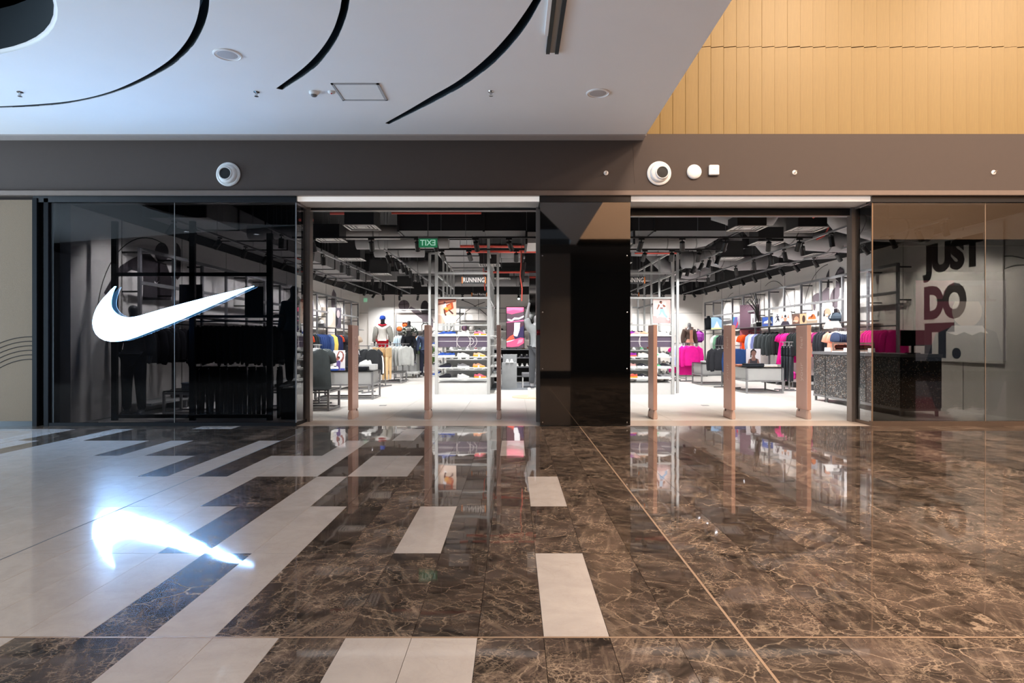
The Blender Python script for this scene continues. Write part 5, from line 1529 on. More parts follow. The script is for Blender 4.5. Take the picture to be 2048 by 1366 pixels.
# back wall shelf with its rail
t = thing('display_shelf', 'long shelf with clothes rail on the back wall by the murals', 'shelf', (-4.1, YB - 0.3, 1.76))
MB().box(-1.15, 1.9, -0.2, 0.28, -0.03, 0).obj('shelf_board', M_MIDGREY, t)
MB().bar((-1.15, -0.1, -0.1), (1.9, -0.1, -0.1), 0.024).obj('clothes_rail', M_GREY, t)
for x in (-1.15, 0.4, 1.9):
    MB().box(x - .025, x + .025, -0.2, -0.14, -1.76, 1.0).obj('post', M_GREY, t)
MB().bar((-1.15, -0.17, 0.98), (1.9, -0.17, 0.98), 0.05).obj('top_rail', M_GREY, t)
MB().bar((-1.15, -0.17, 0.42), (1.9, -0.17, 0.42), 0.04).obj('middle_rail', M_GREY, t)
BWR = 'on the back wall rail'
row('jacket', '#d98a3e', 'amber jacket', BWR, (-4.5, -4.25), (29.0, 29.0), 1.645, 4, PI / 2 - 0.5)
row('jacket', '#9cc0dc', 'sky blue jacket', BWR, (-4.15, -3.9), (29.0, 29.0), 1.645, 4, PI / 2 - 0.5)
row('jacket', '#c4d8e4', 'icy blue jacket', BWR, (-5.15, -4.95), (29.0, 29.0), 1.645, 3, PI / 2 - 0.5)
M_BALL = mat('ball_orange', '#e8682a', 0.6)
def ball(lab, x, y, z, r, m, line=None):
    t = thing('basketball', lab, 'ball', (x, y, z))
    MB().ell((0, 0, r), (r, r, r), 18, 12).obj('ball_skin', m, t, smooth=True)
    b = MB()
    for ax in range(2):
        rr = r * 1.003
        b.tube([(rr * math.cos(2 * PI * i / 20) * (1 if ax else 0) , rr * math.cos(2 * PI * i / 20) * (0 if ax else 1), r + rr * math.sin(2 * PI * i / 20)) for i in range(21)], 0.004, 4)
    b.obj('seam', line or M_BLACK, t)
    return t
ball('upper orange basketball on the back wall shelf', -4.87, YB - 0.32, 1.95, 0.13, M_BALL)
MB().lathe([(0.1, 0), (0.08, 0.02), (0.06, 0.19), (0.07, 0.195)], 14).obj('ball_stand', M_GREY, bpy.data.objects[bpy.data.objects[-1].name] if False else None) if False else None
st = thing('ball_stand', 'small grey stand under the upper orange basketball', 'stand', (-4.87, YB - 0.32, 1.76))
MB().lathe([(0.08, 0), (0.05, 0.02), (0.045, 0.18), (0.07, 0.2)], 14).obj('pedestal', M_GREY, st)
ball('lower orange basketball on the back wall shelf', -5.12, YB - 0.38, 1.76, 0.12, M_BALL)
t = thing('backpack', 'white backpack with black straps on the back wall shelf', 'bag', (-3.95, YB - 0.33, 1.76))
MB().bbox(-0.14, 0.14, -0.09, 0.09, 0, 0.42, 0.05).obj('bag_body', cloth('#efeeec'), t)
for s_ in (-1, 1):
    MB().tube([(s_ * 0.06, -0.09, 0.4), (s_ * 0.16, -0.13, 0.28), (s_ * 0.15, -0.1, 0.05)], 0.016, 6).obj('strap', M_BLACK, t)
MB().box(-0.1, 0.1, -0.105, -0.088, 0.06, 0.2).obj('pocket', cloth('#e2e0dd'), t)

# things on the logo-side tables
poster('shelf_poster', 'white poster of an athlete in a purple vest with raised arms on the drawer table', 0.27, 0.46, -4.02, 14.95, 0.65, 0.0, '#e9e6e8', ARMS_UP('#9a5a52', '#6a5590', '#2a1d1c') + [('#5560b8', rct(0.58, 0.0, 0.98, 0.1))], frame=M_PRINTW)
fold_stack('black folded trousers on the front of the drawer table', 'clothes', -3.6, 14.95, 0.65, 0.5, 0.34, ['#24262c', '#2b2d34', '#1f2128'], 0.1)
t = thing('display_riser', 'pale grey riser box on the drawer table behind the bronze gate', 'box', (-3.42, 15.25, 0.65))
MB().bbox(-0.2, 0.2, -0.12, 0.12, 0, 0.13, 0.004).obj('box_body', M_PALE, t)
shoe('white trainer on the riser box of the drawer table', -3.48, 15.22, 0.78, PI - 0.3, W_, W_, None)
shoe('white and blue trainer on the drawer table before the vest poster', -4.15, 14.82, 0.65, PI, W_, B_, None)
t = thing('gym_bag', 'black patterned bag on the drawer table beside the vest poster', 'bag', (-3.72, 15.3, 0.65), 0.2)
MB().bbox(-0.13, 0.13, -0.09, 0.09, 0, 0.36, 0.06).obj('bag_body', cloth('#23252a'), t)
MB().tube([(-0.08, 0, 0.34), (-0.06, 0, 0.44), (0.06, 0, 0.44), (0.08, 0, 0.34)], 0.012, 6).obj('handle', cloth('#cfd2d6'), t)
# left wall shelf pieces
poster('shelf_poster', 'violet poster with a small orange figure on the shelf behind the logo window wall', 0.55, 0.78, -6.62, 20.55, 1.82, 0.55, '#77738a', [('#e06a3a', ellipse(0.55, 0.62, 0.1, 0.2)), ('#4c4962', rct(0, 0.0, 1, 0.25))])
def cap(lab, x, y, z, c, rz=0.0, stand=None):
    t = thing('cap', lab, 'hat', (x, y, z), rz)
    b = MB()
    b.lathe([(0.09, 0.0), (0.092, 0.03), (0.08, 0.08), (0.05, 0.11), (0.01, 0.12)], 16)
    b.obj('crown', cloth(c), t, smooth=True)
    b = MB()
    b.loft([[(0.08 * math.cos(PI + PI * k / 8), 0.08 * math.sin(PI + PI * k / 8) , z_) for k in range(9)] + [(0.085 * math.cos(2 * PI - PI * k / 8), -0.02 + 0.16 * math.sin(2 * PI - PI * k / 8), z_ - 0.01) for k in range(9)] for z_ in (0.0, 0.012)])
    b.obj('peak', cloth(c), t)
    return t
cap('white cap before the violet poster behind the logo window wall', -6.5, 20.3, 1.82, '#f1efec', 0.3)
t = thing('display_riser', 'grey riser block on the shelf past the violet poster', 'box', (-6.62, 22.3, 1.82))
MB().bbox(-0.13, 0.13, -0.1, 0.1, 0, 0.12, 0.004).obj('box_body', M_MIDGREY, t)
cap('white cap on the grey riser block', -6.62, 22.3, 1.94, '#f4f2ef', 0.2)
poster('shelf_poster', 'cream cut-out figure board on the shelf past the grey riser block', 0.5, 0.72, -6.65, 23.3, 1.82, 0.5, '#f3e6d6', [('#fdf6ec', ellipse(0.5, 0.5, 0.35, 0.42))])
poster('shelf_poster', 'dark silhouette board on the shelf past the cream cut-out', 0.42, 0.75, -6.65, 24.2, 1.82, 0.5, '#5b5560', [('#2d2b32', ellipse(0.45, 0.45, 0.3, 0.42)), ('#b7a9ac', ellipse(0.75, 0.7, 0.14, 0.2))])
cap('white cap on the far shelf near the back corner behind the logo window', -6.6, 26.8, 1.82, '#f0ede9')
# window side: boards seen from behind and dark clothes
fr = thing('window_fixture', 'black metal display frame standing behind the logo window', 'display frame', (0, 10.78, 0))
for x in (-6.62, -5.33, -4.05):
    MB().box(x - 0.045, x + 0.045, -0.03, 0.03, 0, 3.3 if x < -4.1 else 3.1).obj('post', M_BLACK, fr)
MB().box(-6.62, -4.05, -0.03, 0.03, 2.39, 2.45).obj('cross_rail', M_BLACK, fr)
MB().box(-6.62, -4.05, -0.03, 0.03, 0.04, 0.1).obj('bottom_rail', M_BLACK, fr)
MB().box(-5.6, -3.95, 0.3, 0.62, 1.72, 1.76).obj('shelf', M_BLACK, fr)
MB().bar((-5.6, 0.46, 1.66), (-3.95, 0.46, 1.66), 0.026).obj('clothes_rail', M_BLACK, fr)
MB().bar((-5.6, 0.46, 0.98), (-3.95, 0.46, 0.98), 0.026).obj('clothes_rail', M_BLACK, fr)
for x in (-5.6, -3.95):
    MB().box(x - 0.03, x + 0.03, 0.03, 0.62, 1.73, 1.76).obj('bracket', M_BLACK, fr)
    MB().box(x - 0.03, x + 0.03, 0.03, 0.48, 0.97, 1.0).obj('bracket', M_BLACK, fr)
row('jacket', '#16161c', 'black jacket seen edge-on', 'behind the logo window', (-5.5, -4.05), (11.24, 11.24), 1.645, 13, PI / 2, 0.1)
row('trousers', '#1c1d24', 'black trousers seen edge-on', 'behind the logo window', (-5.5, -4.05), (11.24, 11.24), 0.965, 10, PI / 2, 0.1)
poster('window_board', 'dark back of a display board above the clothes at the middle of the logo window', 0.40, 0.52, -5.62, 11.3, 1.78, 0, '#1d2028', [])
poster('window_board', 'dark back of a display board behind the tip of the logo', 0.32, 0.5, -4.5, 11.25, 1.76, 0, '#1d2028', [])
table('dark bench in the logo window', -6.3, -4.9, 11.7, 12.3, 0.42, 0, 'bench', 'low_bench')
fold_stack('pale folded jeans hanging low in the logo window', 'clothes', -5.9, 11.95, 0.42, 0.3, 0.3, ['#5d6673'] * 5)
t = thing('display_plinth', 'black plinth under the window mannequin', 'plinth', (-3.73, 11.05, 0))
MB().bbox(-0.17, 0.17, -0.17, 0.17, 0, 0.52, 0.005).obj('block', M_BLACK, t)
t = thing('gym_bag', 'dark sports bag on the bench in the logo window', 'bag', (-5.3, 11.95, 0.42), 0.0)
MB().bbox(-0.3, 0.3, -0.13, 0.13, 0, 0.26, 0.08).obj('bag_body', cloth('#2b2c31'), t)
MB().tube([(-0.15, -0.1, 0.2), (-0.1, -0.1, 0.36), (0.1, -0.1, 0.36), (0.15, -0.1, 0.2)], 0.014, 6).obj('handle', M_BLACK, t)

# ------------------------------------------------------------------ mannequins
M_MANN = mat('mannequin_grey', '#3b3b3f', 0.4, 0.1)
def mannequin(lab, x, y, z, rz, pose='stand', top=None, legs=None, capc=None, shoes='#f0eeec', coat=None, sc=1.0, skinc=None, sleeve_short=False):
    t = thing('mannequin', lab, 'mannequin', (x, y, z), rz)
    t.scale = (sc, sc, sc)
    J = {'pel': (0, 0, .98), 'waist': (0, 0, 1.12), 'chest': (0, 0.01, 1.32), 'nb': (0, 0.015, 1.48), 'neck': (0, 0.0, 1.56), 'head': (0, -0.015, 1.65), 'crown': (0, -0.01, 1.735)}
    for s, n in ((-1, 'l'), (1, 'r')):
        J['sh' + n] = (s * .175, 0.01, 1.43); J['el' + n] = (s * .245, 0.03, 1.17); J['wr' + n] = (s * .255, -0.04, .93); J['ha' + n] = (s * .25, -0.07, .82)
        J['hip' + n] = (s * .085, 0, .92); J['kn' + n] = (s * .1, -0.01, .52); J['an' + n] = (s * .11, 0.02, .1); J['to' + n] = (s * .13, -0.14, .045)
    if pose == 'hand_on_hip':
        J['elr'] = (.36, 0.06, 1.2); J['wrr'] = (.2, -0.03, 1.03); J['har'] = (.13, -0.06, 1.0)
    if pose == 'arm_up':
        J['ell'] = (-.25, -0.02, 1.68); J['wrl'] = (-.2, -0.04, 1.93); J['hal'] = (-.18, -0.05, 2.03)
        J['elr'] = (.30, -0.08, 1.22); J['wrr'] = (.14, -0.2, 1.2); J['har'] = (.05, -0.22, 1.2)
    if pose == 'walk':
        J['knl'] = (-.1, -0.12, .53); J['anl'] = (-.1, -0.2, .1); J['tol'] = (-.11, -0.36, .05); J['knr'] = (.1, 0.06, .52); J['anr'] = (.1, 0.2, .12); J['tor'] = (.12, 0.06, .04)
    if pose == 'sit':
        for k in ('pel', 'waist', 'chest', 'nb', 'neck', 'head', 'crown'):
            a = J[k]; J[k] = (a[0], a[1] + 0.05 - (a[2] - .98) * 0.15, a[2] - 0.42)
        for s, n in ((-1, 'l'), (1, 'r')):
            J['sh' + n] = (s * .175, -0.03, 1.0); J['el' + n] = (s * .24, -0.08, .76); J['wr' + n] = (s * .18, -0.3, .66); J['ha' + n] = (s * .14, -0.38, .64)
            J['hip' + n] = (s * .09, 0.02, .53); J['kn' + n] = (s * .13, -0.42, .55); J['an' + n] = (s * .13, -0.4, .12); J['to' + n] = (s * .15, -0.56, .05)
    rad = {'pel': .125, 'waist': .11, 'chest': .135, 'nb': .075, 'neck': .05, 'head': .088, 'crown': .055, 'sh': .06, 'el': .045, 'wr': .032, 'ha': .03, 'hip': .09, 'kn': .06, 'an': .042, 'to': .038}
    def R_(k):
        return rad.get(k, rad.get(k[:-1]))
    def build(names, edges, grow, m, nm, over={}):
        js = [(*J.get(n, over.get(n, (0, 0, 0))[:3]), (over[n][3] if n in over else R_(n) + grow)) if n not in over else over[n] for n in names]
        idx = {n: i for i, n in enumerate(names)}
        return link(nm, skin(js, [(idx[a], idx[b]) for a, b in edges], m, nm), t)
    base = ['pel', 'waist', 'chest', 'nb', 'neck', 'head', 'crown', 'shl', 'ell', 'wrl', 'hal', 'shr', 'elr', 'wrr', 'har', 'hipl', 'knl', 'anl', 'tol', 'hipr', 'knr', 'anr', 'tor']
    ed = [('pel', 'waist'), ('waist', 'chest'), ('chest', 'nb'), ('nb', 'neck'), ('neck', 'head'), ('head', 'crown'), ('nb', 'shl'), ('shl', 'ell'), ('ell', 'wrl'), ('wrl', 'hal'), ('nb', 'shr'), ('shr', 'elr'), ('elr', 'wrr'), ('wrr', 'har'),
          ('pel', 'hipl'), ('hipl', 'knl'), ('knl', 'anl'), ('anl', 'tol'), ('pel', 'hipr'), ('hipr', 'knr'), ('knr', 'anr'), ('anr', 'tor')]
    build(base, ed, 0, skinc or M_MANN, 'mannequin_body')
    ends = ['ell', 'elr'] if sleeve_short else ['wrl', 'wrr']
    if top:
        names = ['waist', 'pel', 'chest', 'nb', 'shl', 'ell', 'shr', 'elr'] + ([] if sleeve_short else ['wrl', 'wrr'])
        e2 = [('waist', 'pel'), ('waist', 'chest'), ('chest', 'nb'), ('nb', 'shl'), ('shl', 'ell'), ('nb', 'shr'), ('shr', 'elr')] + ([] if sleeve_short else [('ell', 'wrl'), ('elr', 'wrr')])
        build(names, e2, 0.035, top if not isinstance(top, str) else cloth(top), 'garment_top')
    if coat:
        a = J['pel']
        ov = {'hem': (a[0], a[1] + 0.02, a[2] - 0.5, 0.2), 'mid': (a[0], a[1] + 0.02, a[2] - 0.25, 0.185)}
        names = ['waist', 'mid', 'hem', 'chest', 'nb', 'shl', 'ell', 'wrl', 'shr', 'elr', 'wrr']
        build(names, [('waist', 'mid'), ('mid', 'hem'), ('waist', 'chest'), ('chest', 'nb'), ('nb', 'shl'), ('shl', 'ell'), ('ell', 'wrl'), ('nb', 'shr'), ('shr', 'elr'), ('elr', 'wrr')], 0.045, cloth(coat), 'coat', ov)
    if legs:
        build(['pel', 'hipl', 'knl', 'anl', 'hipr', 'knr', 'anr'], [('pel', 'hipl'), ('hipl', 'knl'), ('knl', 'anl'), ('pel', 'hipr'), ('hipr', 'knr'), ('knr', 'anr')], 0.022, cloth(legs), 'trousers')
    if shoes:
        for n in 'lr':
            a, c = Vector(J['an' + n]), Vector(J['to' + n])
            g = math.atan2(c.y - a.y, c.x - a.x)
            o = link('shoe', SH_UP, t, (a.x + (c.x - a.x) * .45, a.y + (c.y - a.y) * .45, min(a.z - 0.1, 0.02) if pose != 'sit' else 0.0), g, cloth(shoes))
            o.scale = (1, 1.15, 1.1)
    if capc:
        h = J['head']
        b = MB()
        b.lathe([(0.098, 0.02), (0.10, 0.05), (0.09, 0.10), (0.06, 0.135), (0.01, 0.145)], 16, 0, 'z', h)
        b.loft([[(h[0] + 0.09 * math.cos(PI + PI * k / 8), h[1] + 0.09 * math.sin(PI + PI * k / 8), h[2] + z_) for k in range(9)] + [(h[0] + 0.08 * math.cos(2 * PI - PI * k / 8), h[1] - 0.03 + 0.15 * math.sin(2 * PI - PI * k / 8), h[2] + z_ - 0.015) for k in range(9)] for z_ in (0.03, 0.042)])
        b.obj('cap', cloth(capc), t)
    return t
m1 = mannequin('mannequin in a pale jacket, red trousers and a blue cap', -4.22, 20.9, 0.36, 0.0, 'stand', '#e4e2dc', '#b3202c', '#2b4aa0', '#f0eeec')
b = MB()
b.tube([(-0.12, -0.06, 1.5), (0, -0.12, 1.47), (0.12, -0.06, 1.5)], 0.028, 8)
b.obj('red_collar', cloth('#c83444'), m1)
for s_ in (-1, 1):
    MB().tube([(s_ * .19, -0.02, 1.40), (s_ * .25, 0.03, 1.17), (s_ * .26, -0.04, .95)], [0.1, 0.088, 0.07], 10).obj('grey_sleeve', cloth('#9a9a94'), m1, smooth=True)
M_FLORAL, nt, bs_ = node_mat('leaf_print')
vo = nt.nodes.new('ShaderNodeTexVoronoi'); vo.inputs['Scale'].default_value = 13
tc_ = nt.nodes.new('ShaderNodeTexCoord'); nt.links.new(tc_.outputs['Object'], vo.inputs['Vector'])
rp = nt.nodes.new('ShaderNodeValToRGB'); rp.color_ramp.interpolation = 'CONSTANT'
rp.color_ramp.elements[0].color = (*lin('#eef0ec'), 1); rp.color_ramp.elements[1].position = 0.42; rp.color_ramp.elements[1].color = (*lin('#3f4a42'), 1)
nt.links.new(vo.outputs['Distance'], rp.inputs['Fac']); nt.links.new(rp.outputs['Color'], bs_.inputs['Base Color'])
t = thing('display_plinth', 'pale plinth under the mannequin in the leaf print top', 'plinth', (-4.2, 26.0, 0))
MB().bbox(-0.3, 0.3, -0.3, 0.3, 0, 0.42, 0.005).obj('block', M_PALE, t)
mannequin('bare-headed mannequin in a dark top with white leaf print, hand on hip', -4.2, 26.0, 0.42, -0.2, 'hand_on_hip', M_FLORAL, '#3a3d3a', None, '#eceae8', sleeve_short=True)
mannequin('seated mannequin in black with a pale cap on the grey block', -3.92, 24.12, 0.47, 0.35, 'sit', '#2a2c33', '#25282c', '#d8d6d2', '#6b6872')
mannequin('mannequin in navy behind the middle gate of the logo-side entrance', -3.35, 24.3, 0.0, 0.3, 'stand', '#47506a', '#2c3040', None, '#eceae8', sc=1.02)
mannequin('dark window mannequin at the corner of the logo window', -3.73, 11.05, 0.52, -0.3, 'stand', '#2b4a52', '#1b1c22', None, '#a5b4bc')
mannequin('dark mannequin at the far end of the logo window', -6.55, 11.2, 0.0, 0.1, 'stand', '#20232b', '#22252d', None, '#4a4d55', sc=1.12)
t = thing('display_plinth', 'white round-based plinth at the black column', 'plinth', (0.5, 15.35, 0))
MB().lathe([(0.55, 0), (0.55, 0.015), (0.54, 0.018)], 40).obj('round_base', mat('pale_wood', '#d9c4aa', 0.5), t)
MB().bbox(-0.17, 0.4, -0.35, 0.3, 0.018, 0.2, 0.005).obj('block', M_WHITEP, t)
mannequin('grey mannequin with one arm raised beside the black column', 0.53, 15.35, 0.2, 0.2, 'arm_up', '#8d9194', '#4a4d52', None, '#3a3c42', skinc=mat('mannequin_light', '#8f8f92', 0.4, 0.2), sleeve_short=True)
t = thing('display_plinth', 'dark platform under the mannequin in the long coat', 'plinth', (6.7, 24.9, 0))
MB().bbox(-0.7, 0.7, -0.35, 0.6, 0.1, 0.3, 0.005).obj('block', M_MIDGREY, t)
for sx in (-0.6, 0.6):
    MB().box(sx - .03, sx + .03, -0.3, 0.55, 0, 0.1).obj('foot', M_BLACK, t)
m2 = mannequin('silver mannequin in a long brown hooded coat over peach sportswear', 6.7, 24.85, 0.3, 0.1, 'stand', '#e3a392', None, None, '#f2f0ee', coat='#67564f', skinc=mat('mannequin_light', ''))
MB().tube([(-0.13, -0.02, 1.52), (-0.08, 0.1, 1.54), (0.08, 0.1, 1.54), (0.13, -0.02, 1.52)], 0.05, 8).obj('hood', cloth('#e7cbbf'), m2, smooth=True)
MB().prism([(-0.06, 0.78), (0.07, 0.78), (0.055, 1.46), (-0.045, 1.46)], -0.215, -0.19).obj('coat_opening', cloth('#e6a993'), m2)
for s_ in (-1, 1):
    MB().tube([(s_ * .085, 0, .7), (s_ * .1, -0.01, .5), (s_ * .108, 0.01, .18)], [0.08, 0.068, 0.055], 10).obj('legging', cloth('#d9988a'), m2, smooth=True)

# ------------------------------------------------------------------ centre back: screen, footwear wall, seats
t = thing('video_screen', 'tall lit screen showing a bright pink running shoe', 'screen', (0.04, 21.2, 1.1))
def emi(h, k=1.15):
    return mat('screen_' + h.lstrip('#'), h, 0.5, emit=h, es=k, var=0)
MB().box(-0.30, 0.30, 0, 0.06, -0.01, 1.36).obj('screen_body', M_BLACK, t)
polys = [('#4a3a44', rct(0, 0, 1, 1)), ('#e2456f', [(0, 0.86), (0.3, 0.83), (1, 0.9), (1, 1), (0, 1)]), ('#f0668c', [(0, 0.9), (0.4, 0.94), (0.9, 0.92), (1, 0.97), (1, 1), (0, 1)]), ('#eae6ea', [(0.05, 0.72), (0.3, 0.69), (0.45, 0.75), (0.7, 0.74), (1, 0.80), (1, 0.76), (0.7, 0.70), (0.45, 0.70), (0.3, 0.65), (0.05, 0.68)]),
         ('#c85a86', [(0, 0.62), (1, 0.66), (1, 0.69), (0, 0.64)]), ('#4b2f3c', rct(0, 0.12, 1, 0.62)), ('#f4f4f6', [(0.45, 0.62), (0.78, 0.62), (0.74, 0.36), (0.60, 0.27), (0.38, 0.30), (0.44, 0.42)]), ('#e4553f', [(0, 0.20), (0.18, 0.28), (0.40, 0.33), (0.52, 0.24), (0.2, 0.19), (0, 0.16)]),
         ('#322a4c', [(0.38, 0.30), (0.62, 0.28), (0.8, 0.5), (1, 0.56), (1, 0.24), (0.6, 0.22), (0.45, 0.24)]), ('#ea4f74', [(0, 0.03), (0.3, 0.02), (0.7, 0.04), (1, 0.12), (1, 0.24), (0.8, 0.25), (0.5, 0.21), (0.2, 0.17), (0, 0.14)]), ('#f3839a', [(0.6, 0.09), (0.9, 0.14), (0.96, 0.22), (0.7, 0.2)]), ('#e8e4ea', [(0, 0.16), (0.3, 0.19), (0.5, 0.215), (0.3, 0.17), (0, 0.135)])]
ms, b = [], MB()
for k, (c, pts) in enumerate(polys):
    m = emi(c)
    if m not in ms:
        ms.append(m)
    q = [((u - .5) * 0.56, -0.001 - 0.0004 * k, 0.01 + v * 1.32) for u, v in pts]
    ar = sum(q[i][0] * q[(i + 1) % len(q)][2] - q[(i + 1) % len(q)][0] * q[i][2] for i in range(len(q)))
    b.flat(q if ar > 0 else q[::-1], ms.index(m))
b.obj('screen_picture', ms, t)
t = thing('footwear_shelf', 'dark footwear wall unit under the lit screen', 'shelving', (0.05, 21.1, 0))
MB().box(-0.85, 0.95, 0.5, 0.56, 0.0, 1.08).obj('back_panel', M_DUCTD, t)
for z, nm in ((1.07, 'top_board'), (0.80, 'shelf'), (0.5, 'shelf'), (0.2, 'shelf')):
    MB().box(-0.85, 0.95, 0, 0.5, z - 0.03, z).obj(nm, M_MIDGREY, t)
for x in (-0.85, 0.93):
    MB().box(x, x + 0.02, 0, 0.5, 0, 1.04).obj('end_panel', M_MIDGREY, t)
for j in range(9):
    c, n_ = (('#f3f2f0', 'white') if j in (1, 2) else ('#34343c', 'black') if j > 2 else ('#8e8e92', 'grey'))
    shoe('%s trainer, %s along the upper footwear shelf below the screen' % (n_, ORD[j]), -0.6 + j * 0.17, 21.3, 0.80, -PI / 2, c, '#f3f2f0' if j < 3 else '#34343c', 'trainers below the screen', j > 2)
for j in range(6):
    shoe('white trainer, %s along the lower footwear shelf below the screen' % ORD[j], -0.05 + j * 0.16, 21.3, 0.5, -PI / 2, W_, W_, 'trainers below the screen')
t = thing('stone_plinth', 'grey concrete display plinth before the footwear wall', 'plinth', (-0.13, 18.1, 0))
MB().bbox(-0.21, 0.21, 0, 0.42, 0, 0.72, 0.006).obj('block', mat('concrete', '#8b8e90', 0.7, var=0.2, vs=6), t)
MB().bbox(-0.19, 0.21, 0.42, 0.47, 0.0, 0.95, 0.006).obj('back_slab', mat('concrete', ''), t)
for s_, n_ in ((-0.055, 'one'), (0.065, 'other')):
    shoe('%s of the white pair on the concrete plinth' % n_, -0.13 + s_, 18.2, 0.72, -PI / 2, W_, W_, 'white pair on the plinth')
def bench(lab, x0, x1, y0, y1, h):
    t = thing('bench', lab, 'bench', ((x0 + x1) / 2, (y0 + y1) / 2, 0))
    w, d = (x1 - x0) / 2, (y1 - y0) / 2
    MB().bbox(-w, w, -d, d, h - 0.12, h, 0.015).obj('seat', mat('seat_grey', '#5f6064', 0.8), t)
    for sx in (-1, 1):
        for sy in (-1, 1):
            MB().box(sx * (w - .03) - .015, sx * (w - .03) + .015, sy * (d - .03) - .015, sy * (d - .03) + .015, 0, h - 0.12).obj('leg', M_PALE, t)
        MB().bar((sx * (w - .03), -d + .03, 0.02), (sx * (w - .03), d - .03, 0.02), 0.025).obj('stretcher', M_PALE, t)
bench('grey cushioned bench between the shoe display and the concrete plinth', -0.74, -0.36, 19.3, 19.9, 0.46)
bench('grey cushioned bench before the footwear wall at the black column', 0.22, 0.72, 18.4, 19.0, 0.42)
b = MB().box(-0.95, 1.2, 17.6, 20.9, 0.0, 0.006).obj('rug', cloth('#6a6e73'))
tag(b, 'dark grey floor carpet under the benches and concrete plinth', 'carpet')
t = thing('mirror_pillar', 'grey mirror-faced pillar near the black column', 'pillar', (0.62, 19.9, 0))
MB().box(-0.16, 0.2, -0.15, 0.15, 0, 3.4).obj('core', M_MIDGREY, t)
MB().box(-0.15, 0.19, -0.162, -0.152, 0.5, 3.3).obj('mirror', mat('mirror', '#b8b8ba', 0.05, 1.0, var=0), t)
# back shelves seen between the displays
t = thing('back_display', 'white back display shelves in the middle of the back wall', 'shelving', (0.2, 26.6, 0))
for z in (0.5, 0.95, 1.4, 1.75, 2.1):
    MB().box(-2.4, 2.2, -0.15, 0.2, z - 0.03, z).obj('shelf', M_WHITEP, t)
for x in (-2.4, -1.25, -0.1, 1.05, 2.2):
    MB().box(x - .025, x + .025, -0.16, -0.11, 0, 2.7).obj('post', M_GREY, t)
MB().box(-2.4, 2.2, -0.16, -0.11, 2.65, 2.7).obj('top_rail', M_GREY, t)
MB().box(-2.4, 2.2, 0.2, 0.24, 0, 2.2).obj('back_panel', M_WHITEP, t)
k = 0
for z, cols in ((1.75, 'GWKWGTWK'), (1.4, 'WGWKWCWG'), (0.95, 'WKGWYMWK'), (0.5, 'KWGKWKGW')):
    for j, ch in enumerate(cols):
        cc = {'G': G_, 'W': W_, 'K': K_, 'T': T_, 'C': CO, 'Y': YE, 'M': MA}[ch]
        shoe('%s trainer, %s along the %s shelf of the white back display' % (CN[cc], ORD[j], {1.75: 'top', 1.4: 'second highest', 0.95: 'third highest', 0.5: 'lowest'}[z]), -1.5 + j * 0.46, 26.6, z, 0.0 if j % 2 else PI, cc, W_, 'trainers on the white back display')
ball('purple and yellow ball on the white back display', -2.03, 26.6, 1.75, 0.115, mat('ball_purple', '#6a4a6c', 0.6), paint('#d9b25a'))
ball('white ball on the white back display', -1.72, 26.6, 1.75, 0.115, M_PRINTW, M_GREY)

# ------------------------------------------------------------------ counter side
WT = 'in the counter-side aisle'
table('grey drawer table with black top nearest the counter', 5.89, 6.80, 16.45, 17.6, 0.66, 0.33)
table('grey drawer table beyond the middle gate of the counter-side entrance', 5.66, 6.62, 19.6, 20.6, 0.66, 0.34)
fold_stack('black folded trousers spread on the drawer table nearest the counter', 'clothes', 6.16, 16.75, 0.66, 0.46, 0.34, ['#2b2f36', '#383d44', '#22262c'], 0.2)
fold_stack('cream folded trousers on the drawer table nearest the counter', 'clothes', 6.58, 16.75, 0.66, 0.36, 0.3, ['#eddcd2', '#f0e2da'], -0.2)
fold_stack('rust folded tops at the corner of the drawer table nearest the counter', 'clothes', 5.96, 17.1, 0.66, 0.24, 0.3, ['#8d5a4a', '#b57a66'], 0)
fold_stack('white folded top on the far drawer table', 'clothes', 6.05, 20.1, 0.66, 0.5, 0.3, ['#ecebea', '#d9d9da'], 0)
poster('shelf_poster', 'grey portrait poster of a person with braided hair on the drawer table', 0.38, 0.38, 6.28, 17.05, 0.74, 0.0, '#c9c5cb', PORTRAIT('#7a5a52', '#3a363c', '#2b2326'))
t = thing('display_riser', 'black riser board under the portrait poster', 'box', (6.30, 17.07, 0.66))
MB().bbox(-0.24, 0.24, -0.06, 0.1, 0, 0.08, 0.004).obj('box_body', M_BLACK, t)
rack('rack of bright pink sweat tops in the counter-side aisle', (5.85, 21.0), (5.2, 22.2), 1.26)
row('jacket', '#e01f92', 'bright pink sweat top', 'on the pink rack in the counter-side aisle', (5.78, 5.70), (21.13, 21.28), 1.245, 2, -0.2)
row('jacket', '#b9bfe0', 'lilac sweat top', 'on the pink rack in the counter-side aisle', (5.60, 5.54), (21.4, 21.52), 1.245, 2, -0.2)
row('dress', '#c01678', 'magenta dress', 'on the pink rack in the counter-side aisle', (5.66, 5.44), (21.34, 21.8), 1.22, 2, -0.2)
rack('rack of navy tops behind the middle gate of the counter-side entrance', (6.22, 17.8), (5.85, 19.0), 1.2)
row('jacket', '#27406f', 'navy sweat top', 'on the rack behind the drawer table', (6.18, 6.14), (17.9, 18.04), 1.185, 2, -0.3)
row('jacket', '#2a2b30', 'black sweat top', 'on the rack behind the drawer table', (5.97, 5.92), (18.6, 18.78), 1.185, 2, -0.3)
rack('rack of black leggings before the counter wall', (7.25, 16.9), (7.35, 17.9), 1.3)
row('trousers', '#30343a', 'black leggings', 'on the leggings rack before the counter wall', (7.26, 7.32), (17.0, 17.7), 1.285, 4, 1.0)
t = thing('gym_bag', 'bright pink sports bag on a low shelf behind the leggings rack', 'bag', (7.75, 18.6, 0.2), -0.5)
